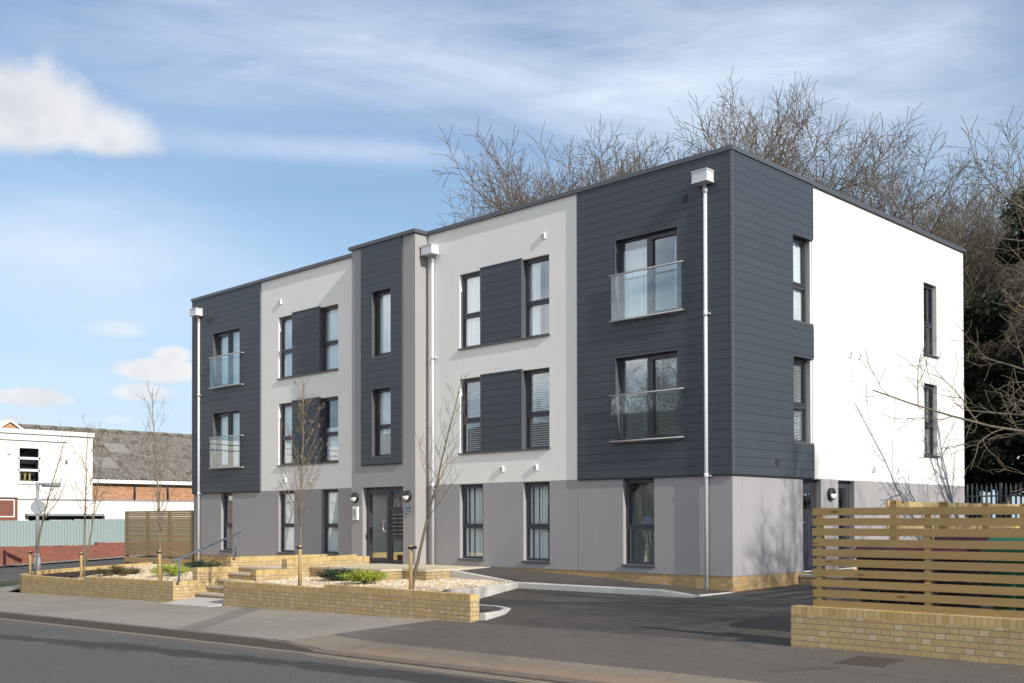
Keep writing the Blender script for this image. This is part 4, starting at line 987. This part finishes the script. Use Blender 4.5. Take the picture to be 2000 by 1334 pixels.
NAR=dict(BIG,ang=[(12,34),(22,48),(25,55),(28,60)],up=[.05,.14,.12,.08,.05])
def bigtree(seed,H,cfg=BIG,lean=(0,0)):
    rd=random.Random(seed); mbs=(MB(),MB()); grow(mbs,rd,V((0,0,0)),V((lean[0],lean[1],1)).normalized(),H*.36,H*.021,0,cfg)
    zm=sorted(v[2] for v in mbs[1].v)[int(len(mbs[1].v)*.9995)]; k=H/zm
    cx=sum(v[0] for v in mbs[1].v)/len(mbs[1].v)*.8/H; cy=sum(v[1] for v in mbs[1].v)/len(mbs[1].v)*.8/H
    for m in mbs: m.v=[((v[0]-cx*v[2])*k,(v[1]-cy*v[2])*k,v[2]*k) for v in m.v]
    return mbs
def tree_from(mbs,name,label,group,loc,rot=0,sc_=1.0,mats=None):
    mats=mats or (M['bark'],M['twig'])
    t=thing(name,label,'tree',group,loc); t.rotation_euler.z=rot; t.scale=(sc_,)*3
    a=mbs[0].build('trunk',mats[0],t); b=mbs[1].build('crown',mats[1],t); return t
def tree_copy(src,label,group,loc,rot,sc_):
    t=src.copy(); COL.objects.link(t); t.location=loc; t.rotation_euler.z=rot; t.scale=(sc_,)*3 if not hasattr(sc_,'__len__') else sc_
    t['label']=label; t['category']='tree'
    if group: t['group']=group
    elif 'group' in t: del t['group']
    for c in src.children:
        k=c.copy(); COL.objects.link(k); k.parent=t
    return t
G='bare trees behind the flats'
def spot(px,y,D,pts,rot,tilt=0):
    """ground point of a tree standing D metres off in the direction px, and the scale at which its crown tops out at the skyline height y"""
    u=(px-1000)/2100.46; X,Y=11.164+D*(-.6992+.715*u),-17.342+D*(.715+.6992*u)
    m=Matrix.Rotation(rot,3,'Z')@Matrix.Rotation(tilt,3,'Y'); q=[m@p for p in pts]; lo,hi=.3,2.0
    for _ in range(30):
        k=(lo+hi)/2; t_=min(1014-2100*(k*p.z+.1-1.365)/max(5,((X+k*p.x-11.164)*-.6992+(Y+k*p.y+17.342)*.715)) for p in q)
        if t_<y: hi=k
        else: lo=k
    return (X,Y,.1),lo
SRC=[]
for i,(seed,H_,cfg_,name_px,tilt,lab) in enumerate(((11,17.7,dict(BIG,kids=[10,12,11,9]),(1392,148,46),0,'tallest bare tree, its crown standing above the front corner of the flats'),
    (23,16.4,BIG,(1695,240,46),0,'wide bare tree above the middle of the right hand roof edge'),
    (37,17.3,BIG,(1195,288,50),0,'pale bare tree above the white panel left of the right dark block'),
    (41,16.4,dict(NAR,kids=[7,11,10,7]),(1150,305,51),R(-6),'leftmost bare tree of the line, leaning left over the white panel'))):
    mb_=bigtree(seed,H_,cfg_); pts=[V(v) for v in mb_[1].v[::37]]; loc,k_=spot(*name_px,pts,.4*i,tilt)
    t_=tree_from(mb_,'bare_tree',lab,G,loc,.4*i,k_); t_.rotation_euler=(0,tilt,.4*i); SRC.append((t_,pts))
T=[q[0] for q in SRC]
for (k_,px_,y_,D_,rot,lab) in (
  (2,1180,285,54,2.6,'bare tree between the leftmost leaning one and the pale one'),
  (0,1235,280,53,4.1,'bare tree behind the left end of the dark block roof'),
  (1,1275,255,49,.6,'bare tree above the middle of the dark block, left of the tallest ones'),
  (2,1310,195,51,5.0,'bare tree just left of the tallest crown'),
  (1,1385,168,53,3.2,'bare tree hidden close behind the tallest crown on its left'),
  (0,1490,152,50,1.9,'second tallest bare tree, right of the front corner of the flats'),
  (2,1575,225,47,.9,'bare tree where the tall group drops beside the roof edge'),
  (1,1325,205,48,1.1,'bare tree above the hopper, left of the tallest crown'),
  (2,1290,240,50,3.3,'bare tree filling the gap above the dark block, left of the hopper'),
  (0,1640,252,52,5.6,'bare tree in the dip right of the tall group'),
  (2,1752,255,50,3.8,'dense bare tree over the far half of the side wall'),
  (1,1800,300,45,2.3,'bare tree over the far end of the right hand roof edge'),
  (0,1850,318,51,.2,'bare tree behind the far corner of the flats'),
  (1,1905,335,48,5.0,'bare tree rising over the dark evergreens beyond the far corner'),
  (2,1960,300,47,1.5,'bare tree over the evergreens close to the right edge')):
    loc,k=spot(px_,y_,D_,SRC[k_][1],rot); tree_copy(T[k_],lab,G,loc,rot,k)
tree_copy(T[1],'tall bare tree inside the palisade fence, cut by the right edge',None,(4.6,15.6,.1),1.0,.72)
# nearer tree at the right edge with drooping low limbs
rd=random.Random(77); SPR=dict(BIG,rmin=.007,kids=[8,9,9,7],start=[.3,.15,.12,.1],ang=[(35,75),(25,60),(28,65),(28,65)],up=[.05,.03,.04,.05,.04],len=[(.9,1.25),(.36,.56),(.36,.58),(.4,.7)])
near=bigtree(78,5.2,dict(SPR,levels=3,kids=[7,7,6]))
# long low limbs reaching towards the flats
for (h,dx,dy,dz,L) in ((2.6,-.74,-.64,.03,8.2),(3.2,-.9,-.30,.10,5.6),(2.3,-.62,-.78,.08,5.4),(3.8,-.8,-.5,.2,5.4),(3.6,-.95,-.2,.2,5.4),(2.0,-.85,-.5,-.02,5.0),(4.2,-.7,-.6,.22,5.0),(3.0,-.5,-.85,.12,5.0)):
    grow(near,rd,V((0,0,h)),V((dx,dy,dz)).normalized(),L,.055,2,dict(SPR,segs=[5,6,9,6,4],wig=[.1,.2,.22,.4,.45],up=[0,0,.035,.06,.05],kids=[0,0,10,6],start=[0,0,.25,.1],len=[0,0,(.22,.42),(.4,.6)],fall=[0,0,.5,.3]))
NT_=tree_from(near,'bare_tree','low spreading bare tree at the right edge with limbs reaching across the side wall',None,(6.2,10.4,.05),.0)
tree_copy(T[1],'bare tree beside the car park outside the right of the frame',None,(17.5,-1.2,.1),1.2,(.75,.75,.75))
# far tree at left over the workshop roof
tree_copy(T[0],'small distant bare tree beyond the workshop roof, left of the flats',None,(-60,23,-.5),1.0,(.52,.52,.5))
# trees and house across the road (they show in the window reflections)
# evergreens
def evergreen(seed,H,Rr,count):
    rd=random.Random(seed); tr=MB(); cr=MB()
    tr.tube([(0,0,0),(.1,0,H*.4),(0,.1,H*.9)],[.28,.2,.05],8)
    cl=[]
    for i in range(64):
        z=H*rd.uniform(.02,1.0); prof=Rr*(.55+.45*sin(pi*min(1,(z/H)*.85+.12)))*(1 if z<H*.75 else 1-(z/H-.75)*2.6); a=rd.uniform(0,6.28); rr=prof*sqrt(rd.uniform(.1,1))
        cl.append((rr*cos(a),rr*sin(a),z,rd.uniform(.45,1.0)))
        if i%3==0: tr.tube([(0,0,z*.85),(rr*cos(a)*.6,rr*sin(a)*.6,z*.95),(rr*cos(a),rr*sin(a),z)],[.07,.05,.015],5)
    for k in range(count):
        c=cl[rd.randrange(len(cl))]; d=V((rd.gauss(0,1),rd.gauss(0,1),rd.gauss(0,.75))).normalized()*c[3]*rd.uniform(.55,1.05)
        p=V(c[:3])+d; n=(d.normalized()+V((rd.gauss(0,.6),rd.gauss(0,.6),rd.gauss(0,.6)))).normalized(); e=perp(n,rd); g=n.cross(e); s=rd.uniform(.09,.17)
        cr.face([p-e*s,p+g*s*.55,p+e*s,p-g*s*.55],0)
    return tr,cr
EM=(M['bark'],M['ever']); GE='dark evergreens behind the palisade fence'
E0=tree_from(evergreen(3,13.2,3.4,27000),'evergreen_tree','dark evergreen tree nearest the far corner of the flats',GE,(-1.6,23.5,.2),0,1,EM)
E1=tree_from(evergreen(4,11.6,3.6,27000),'evergreen_tree','dark evergreen tree at the right edge behind the palisade fence',GE,(3.2,24.5,.2),0,1,EM)
tree_copy(E0,'shorter dark evergreen in front of the gap between the taller ones',GE,(1.2,21.8,.2),2.2,(.9,.9,.6))
tree_copy(E1,'dark evergreen mostly hidden behind the far corner of the flats',GE,(-6.2,25.0,.2),1.0,(.9,.9,.92))
tree_copy(E1,'dark evergreen beyond the right edge of the palisade fence',GE,(7.6,23.5,.2),3.0,(1.1,1.1,1))
tree_copy(E0,'broad low evergreen filling the back behind the others',GE,(.8,29,.2),4.0,(1.5,1.5,.75))
# young street trees tied to stakes
def young(seed,pts,rads,spread,nb,stems=None,buds=0,st=.35,bl=.36):
    rd=random.Random(seed); tk=MB(); cr=MB(); bd=MB()
    lines=[(pts,rads)]+(stems or [])
    for P,Rr in lines:
        P=[V(p) for p in P]; m=len(P)-1
        # refine and wobble
        Q=[]; 
        for i in range(m*5+1): f=i/5; a=min(int(f),m-1); q=P[a].lerp(P[a+1],f-a); Q.append(q+V((rd.gauss(0,.008),rd.gauss(0,.008),0)) if 0<i<m*5 else q)
        n=len(Q)-1; RR=[max(.006,lerp(Rr[0],Rr[1],i/n)) for i in range(n+1)]; tk.tube(Q,RR,8)
        Ht=Q[-1].z-Q[0].z
        for b in range(nb):
            t=st+(1-st)*(b+rd.uniform(0,1))/nb; f=t*n; i=min(int(f),n-1); q=Q[i].lerp(Q[i+1],f-i); d=(Q[i+1]-Q[i]).normalized()
            a=b*2.4+rd.uniform(-.5,.5); out=V((cos(a),sin(a),0)); ang=R(rd.uniform(26,48))*spread
            L=Ht*bl*(1-.72*(t-st)/(1-st))*rd.uniform(.7,1.15); nd=(d*cos(ang)+out*sin(ang)).normalized(); r0=max(.006,RR[i]*.5)
            pp=[q]; dd=nd
            for k in range(6): dd=(dd+V((0,0,.10))+perp(dd,rd)*rd.uniform(0,.16)).normalized(); pp.append(pp[-1]+dd*L/6)
            cr.tube(pp,[max(.0032,lerp(r0*.8,.003,k/6)) for k in range(7)],4,0,False)
            for s in range(5):
                k=rd.randrange(1,6); e=(dd+perp(dd,rd)*rd.uniform(.5,1.0)).normalized(); l=L*rd.uniform(.16,.34); q2=[pp[k],pp[k]+e*l*.5,pp[k]+e*l+V((0,0,l*.2))]
                cr.tube(q2,[.004,.0032,.0025],3,0,False)
                for u in range(buds):
                    c=q2[rd.randrange(1,3)]+V((rd.gauss(0,.03),rd.gauss(0,.03),rd.gauss(0,.03))); w=rd.uniform(.008,.017); e2=perp(V((0,0,1)),rd); g2=V((0,0,1))*w*1.6
                    cr.face([c-e2*w,c-g2,c+e2*w,c+g2],1)
    return tk,cr
def ytree(label,seed,pts,rads,**k):
    t=thing('young_tree',label,'tree','young trees staked in the planters',pts[0]); o=V(pts[0]); lp=[tuple(V(p)-o) for p in pts]
    if k.get('stems'): k['stems']=[([tuple(V(p)-o) for p in s[0]],s[1]) for s in k['stems']]
    a,b=young(seed,lp,rads,k.pop('spread',1.0),k.pop('nb',24),**k); a.build('trunk',M['ybark'],t); b.build('crown',[M['ybark'],M['yleaf']],t); return t
ytree('young bare tree leaning right beside the sign pole, leftmost planter tree',1,[(-21.75,-4.25,-.36),(-21.3,-4.22,1.2),(-20.9,-4.2,2.0),(-19.7,-4.15,3.9)],(.034,.007),nb=21,st=.34,bl=.42)
ytree('young bare twin stemmed tree in front of the cream workshop wall',2,[(-18.32,-4.25,-.32),(-18.25,-4.25,1.5),(-18.08,-4.25,4.05)],(.034,.007),nb=16,stems=[([(-18.3,-4.22,.1),(-17.95,-4.15,1.4),(-17.45,-4.1,3.75)],(.028,.006))],st=.4,bl=.36)
ytree('young bare upright tree in the left planter before the close slatted fence',3,[(-14.0,-4.2,-.25),(-14.12,-4.2,1.6),(-14.5,-4.2,4.62)],(.038,.007),nb=24,st=.32,bl=.33,spread=.75)
ytree('young tree with dry brown catkins in front of the left windows',4,[(-7.84,-4.3,-.08),(-7.80,-4.3,1.6),(-7.68,-4.3,4.1)],(.036,.007),nb=28,st=.36,bl=.34,buds=2,spread=.85)
ytree('young bare tree leaning right in front of the white bay side',5,[(-4.22,-4.3,-.02),(-4.02,-4.28,.75),(-3.55,-4.25,2.1),(-3.0,-4.2,3.75)],(.04,.007),nb=20,st=.48,bl=.33)
def stake(label,x,y,z0,z1,side):
    s=thing('tree_stake',label,'stake','wooden stakes holding the young trees',(x,y,z0)); m=MB(); m.tube([(0,0,-.1),(0,0,z1-z0-.01),(0,0,z1-z0)],[.036,.036,.031],12); m.build('post',M['stake'],s)
    m=MB(); h=z1-z0-.05; m.tube([(-.05,-.005,h),(side,-.0,h+.01)],.028,8); m.tube([(0,0,h-.02),(0,0,h+.02)],.05,12); m.build('rubber_tie',M['black'],s)
stake('round wooden stake beside the leftmost young tree',-21.85,-4.33,-.4,.46,.16); stake('round wooden stake at the twin stemmed young tree',-18.25,-4.36,-.35,.49,-.1)
stake('round wooden stake right of the upright young tree by the handrail',-13.85,-4.32,-.25,.62,-.13); stake('round wooden stake right of the tree with brown catkins',-7.70,-4.38,-.06,.84,-.11); stake('round wooden stake at the leaning tree near the car park',-4.12,-4.40,0,.90,.15)
# shrubs
def shrub(label,x,y,z,rx,rz,mat,n,seed,spiky=0.0):
    s=thing('shrub',label,'shrub','low shrubs in the gravel',(x,y,z)); rd=random.Random(seed); st_=MB(); fo=MB()
    for i in range(26):
        a=rd.uniform(0,6.28); r=rx*sqrt(rd.random()); e=V((r*cos(a),r*sin(a),rz*(1-.55*(r/rx)**2)*rd.uniform(.7,1.1))); st_.tube([(0,0,0),e*.5+V((0,0,.03)),e],[.008,.005,.003],4,0,False)
        for k in range(n//26):
            p=e*rd.uniform(.5,1.05)+V((rd.gauss(0,.06),rd.gauss(0,.06),rd.gauss(0,.03))); p.z=max(.01,p.z); nn=V((rd.gauss(0,1),rd.gauss(0,1),rd.gauss(.5,1))).normalized(); b=perp(nn,rd); g=nn.cross(b); w=rd.uniform(.012,.026)
            fo.face([p-b*w*(1+spiky),p+g*w*.6,p+b*w*(1+spiky),p-g*w*.6])
    st_.build('stem',M['ybark'],s); fo.build('foliage',mat,s)
shrub('olive brown low shrub near the front left of the gravel',-18.4,-3.2,-.22,.62,.26,M['oshrub'],2600,1,.5)
shrub('bright green low shrub beside the foot of the handrail',-15.9,-2.9,-.12,.62,.30,M['shrub'],3400,2)
shrub('dark green shrub beneath the left downpipe',-17.2,-1.3,-.07,.75,.26,M['dshrub'],3000,3)
shrub('dark green spreading shrub in front of the door platform',-8.35,-2.95,.03,.55,.24,M['dshrub'],3200,4)
shrub('bright lime shrub in front of the door platform',-7.0,-3.25,.03,.52,.27,M['shrub'],4200,5)

# house, car and trees across the road (seen in the glass)
H=thing('opposite_house','pale house with blue fascia across the road, seen only in reflections','building')
m=MB(); m.box(-46,-22,-34,-25,-1.2,3.2); m.build('wall',M['cream'],H); m=MB(); m.face([(-46.4,-24.6,3.2),(-21.6,-24.6,3.2),(-21.6,-29.5,7.2),(-46.4,-29.5,7.2)]); m.face([(-46.4,-34.4,3.2),(-21.6,-34.4,3.2),(-21.6,-29.5,7.2),(-46.4,-29.5,7.2)]); m.face([(-22,-25,3.2),(-22,-34,3.2),(-22,-29.5,7.1)]); m.build('roof',M['tile'],H)
m=MB(); m.box(-46.4,-21.6,-24.75,-24.6,2.95,3.25); m.build('fascia',M['bluef'],H)
for x in (-44,-40,-36,-32,-28,-24.5):
    m=MB(); m.box(x,x+1.5,-25.0,-24.94,.6,2.3,0); m.box(x+.08,x+.7,-24.945,-24.93,.7,2.2,1); m.box(x+.8,x+1.42,-24.945,-24.93,.7,2.2,1); m.build('window',[M['wplast'],M['dark']],H)
tree_copy(T[0],'bare tree across the road, seen only in the corner window glass',None,(-16,-27,-1),.3,.62); tree_copy(T[2],'bare tree across the road by the house gable, seen only in reflections',None,(-20.5,-22,-1),2.3,.6)
tree_copy(E1,'evergreen across the road, seen only in the corner ground window',None,(-13,-26,-1),2.3,.62)

# ------------------------------------------------------------------ sky, sun, camera
SUN=V((8.2,-1.0,4.62)).normalized(); EL=math.asin(SUN.z); AZ=math.atan2(SUN.x,SUN.y)
w=bpy.data.worlds.new('World'); sc.world=w; w.use_nodes=True; t=NT.__new__(NT); t.t=w.node_tree; t.t.nodes.clear()
sky=t.n('ShaderNodeTexSky',sky_type='NISHITA',sun_disc=False,sun_elevation=EL,sun_rotation=AZ,air_density=1.0,dust_density=.35,ozone_density=1.6)
dirv=t.vec('NORMALIZE',t.n('ShaderNodeTexCoord').outputs['Generated']); s3=t.n('ShaderNodeSeparateXYZ',i_0=dirv)
# angles: azimuth measured from -X+Y (north-west), elevation
azr=t.math('SUBTRACT',t.math('ARCTAN2',s3.outputs[0],s3.outputs[1]),0.0); az=t.math('MULTIPLY',azr,180/pi); el=t.math('MULTIPLY',t.math('ARCSINE',s3.outputs[2]),180/pi)
n1=t.noise(dirv,9,9,.62); n2=t.noise(dirv,26,8,.68)
wob=t.math('ADD',t.math('MULTIPLY',t.math('SUBTRACT',n1,.5),1.5),t.math('MULTIPLY',t.math('SUBTRACT',n2,.5),.55))
def blob(a0,e0,sa,su,sd,soft=.45,amt=1.0):
    x=t.math('DIVIDE',t.math('SUBTRACT',az,a0),sa); dy=t.math('SUBTRACT',el,e0)
    y=t.math('ADD',t.math('DIVIDE',t.math('MAXIMUM',dy,0.0),su),t.math('DIVIDE',t.math('MINIMUM',dy,0.0),sd))
    d=t.math('SQRT',t.math('ADD',t.math('MULTIPLY',x,x),t.math('MULTIPLY',y,y)))
    mr=t.n('ShaderNodeMapRange',interpolation_type='SMOOTHSTEP'); t.t.links.new(t.math('ADD',d,t.math('MULTIPLY',wob,.8)),mr.inputs[0])
    for k,v in ((1,1.0),(2,1.0-soft),(3,0.0),(4,amt)): mr.inputs[k].default_value=v
    return mr.outputs[0]
YAW=-44.36
def ang(px,py):
    u=(px-1000)/2100.46; v=(1013-py)/2100.46; return YAW+math.degrees(math.atan(u)), math.degrees(math.atan(v/sqrt(1+u*u)))
def pb(px,py,wx,wu,wd,soft=.4,amt=1.0):
    a,e=ang(px,py); k=57.3/2100*.9; return blob(a,e,wx*k,wu*k,wd*k,soft,amt)
cl=None
for b in ((60,235,190,130,60,.5,.97),(200,262,140,80,45,.6,.93),(-60,200,200,110,90,.5,.97),(310,722,110,40,26,.36,1),(335,690,56,30,20,.45,1),(275,764,80,24,18,.5,.85),(50,775,100,28,16,.42,.97),(240,640,90,26,24,.8,.55),(232,816,36,12,10,.8,.5),(20,820,60,20,14,.7,.6)):
    x=pb(*b); cl=x if cl is None else t.math('MAXIMUM',cl,x)
# thin high cloud: long streaks over the upper right, soft sheets lower left
cz=t.n('ShaderNodeCombineXYZ',i_0=t.math('MULTIPLY',az,.030),i_1=t.math('MULTIPLY',t.math('ADD',el,t.math('MULTIPLY',az,.10)),.15),i_2=0.0)
c1=t.noise(cz.outputs[0],1.0,8,.58,.7); cz2=t.n('ShaderNodeCombineXYZ',i_0=t.math('MULTIPLY',az,.09),i_1=t.math('MULTIPLY',el,.40),i_2=3.3); c2=t.noise(cz2.outputs[0],1.0,7,.6,.9)
def wide(px,py,wx,wy,amt):
    a,e=ang(px,py); k=57.3/2100*.9; x=t.math('DIVIDE',t.math('SUBTRACT',az,a),wx*k); y=t.math('DIVIDE',t.math('SUBTRACT',el,e),wy*k)
    return t.math('MULTIPLY',t.math('POWER',2.718,t.math('MULTIPLY',t.math('ADD',t.math('MULTIPLY',x,x),t.math('MULTIPLY',y,y)),-1.0)),amt)
field=t.math('ADD',t.math('ADD',wide(1430,150,620,200,.95),wide(150,500,360,140,.7)),t.math('ADD',wide(640,100,480,130,.45),wide(680,288,360,24,.5)))
field=t.math('ADD',field,wide(150,850,600,150,.5)); field=t.math('ADD',field,wide(230,70,430,170,.38)); field=t.math('ADD',field,wide(1850,330,250,140,.3))
ci=t.math('MULTIPLY',field,t.ramp(t.math('ADD',t.math('MULTIPLY',c1,.65),t.math('MULTIPLY',c2,.35)),[(.30,.12),(.66,1.25)]),clamp=True)
out=t.ramp(el,[(0,0.0),(1,1.0)])
skc=sky.outputs[0]
hs=t.n('ShaderNodeHueSaturation'); hs.inputs['Saturation'].default_value=1.13; hs.inputs['Value'].default_value=1.0; t.t.links.new(skc,hs.inputs['Color']); skc=hs.outputs[0]
K=1/.09
hz=t.n('ShaderNodeMapRange',interpolation_type='SMOOTHSTEP'); t.t.links.new(el,hz.inputs[0])
for k,v in ((1,-2.0),(2,24.0),(3,.88),(4,.0)): hz.inputs[k].default_value=v
skc=t.mix(hz.outputs[0],skc,(.345*K,.455*K,.575*K))
skc=t.mix(t.math('MULTIPLY',ci,.95),skc,(.525*K,.59*K,.68*K))
shade=t.math('ADD',t.math('MULTIPLY',n1,.45),t.math('ADD',t.math('MULTIPLY',n2,.12),t.math('MULTIPLY',t.noise(dirv,17,3),.43))); cc=t.mix(t.ramp(shade,[(.37,0.0),(.55,1.0)]),(.45*K,.455*K,.485*K),(.60*K,.60*K,.605*K))
skc=t.mix(t.math('MULTIPLY',cl,.93),skc,cc)
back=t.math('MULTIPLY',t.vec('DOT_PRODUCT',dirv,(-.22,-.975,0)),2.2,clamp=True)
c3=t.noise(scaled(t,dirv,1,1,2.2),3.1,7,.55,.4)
fill_cloud=t.math('MULTIPLY',t.math('MULTIPLY',t.ramp(c3,[(.40,0.0),(.60,1.0)]),back),t.math('GREATER_THAN',s3.outputs[2],0.0))
skc=t.mix(t.math('MULTIPLY',fill_cloud,.9),skc,(1.34*K,1.335*K,1.325*K))
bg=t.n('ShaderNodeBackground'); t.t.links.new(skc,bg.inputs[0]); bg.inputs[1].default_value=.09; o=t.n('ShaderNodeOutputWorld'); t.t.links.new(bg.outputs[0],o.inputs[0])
ld=bpy.data.lights.new('sun','SUN'); ld.energy=3.7; ld.angle=R(.53); ld.color=(1,.95,.87); lo=bpy.data.objects.new('sun',ld); COL.objects.link(lo); lo.rotation_euler=SUN.to_track_quat('Z','Y').to_euler()

cd=bpy.data.cameras.new('camera'); co=bpy.data.objects.new('camera',cd); COL.objects.link(co); sc.camera=co
yaw,pit,rol=R(44.35967),R(.652605),R(-.108826)
f_=V((-sin(yaw)*cos(pit),cos(yaw)*cos(pit),sin(pit))); r_=V((cos(yaw),sin(yaw),0)); u_=V((sin(yaw)*sin(pit),-cos(yaw)*sin(pit),cos(pit)))
r2=r_*cos(rol)+u_*sin(rol); u2=u_*cos(rol)-r_*sin(rol)
co.matrix_world=Matrix(((r2.x,u2.x,-f_.x,11.16425),(r2.y,u2.y,-f_.y,-17.34245),(r2.z,u2.z,-f_.z,1.3653),(0,0,0,1)))
cd.sensor_width=36; cd.lens=36*2100.46/2000; cd.shift_y=(991.394-667)/2000; cd.clip_start=.1; cd.clip_end=3000
vs=sc.view_settings; vs.view_transform='Standard'; vs.look='None'; vs.exposure=.62; vs.gamma=1
sc.cycles.max_bounces=8; sc.cycles.transparent_max_bounces=16; sc.cycles.use_denoising=True; sc.cycles.caustics_reflective=False
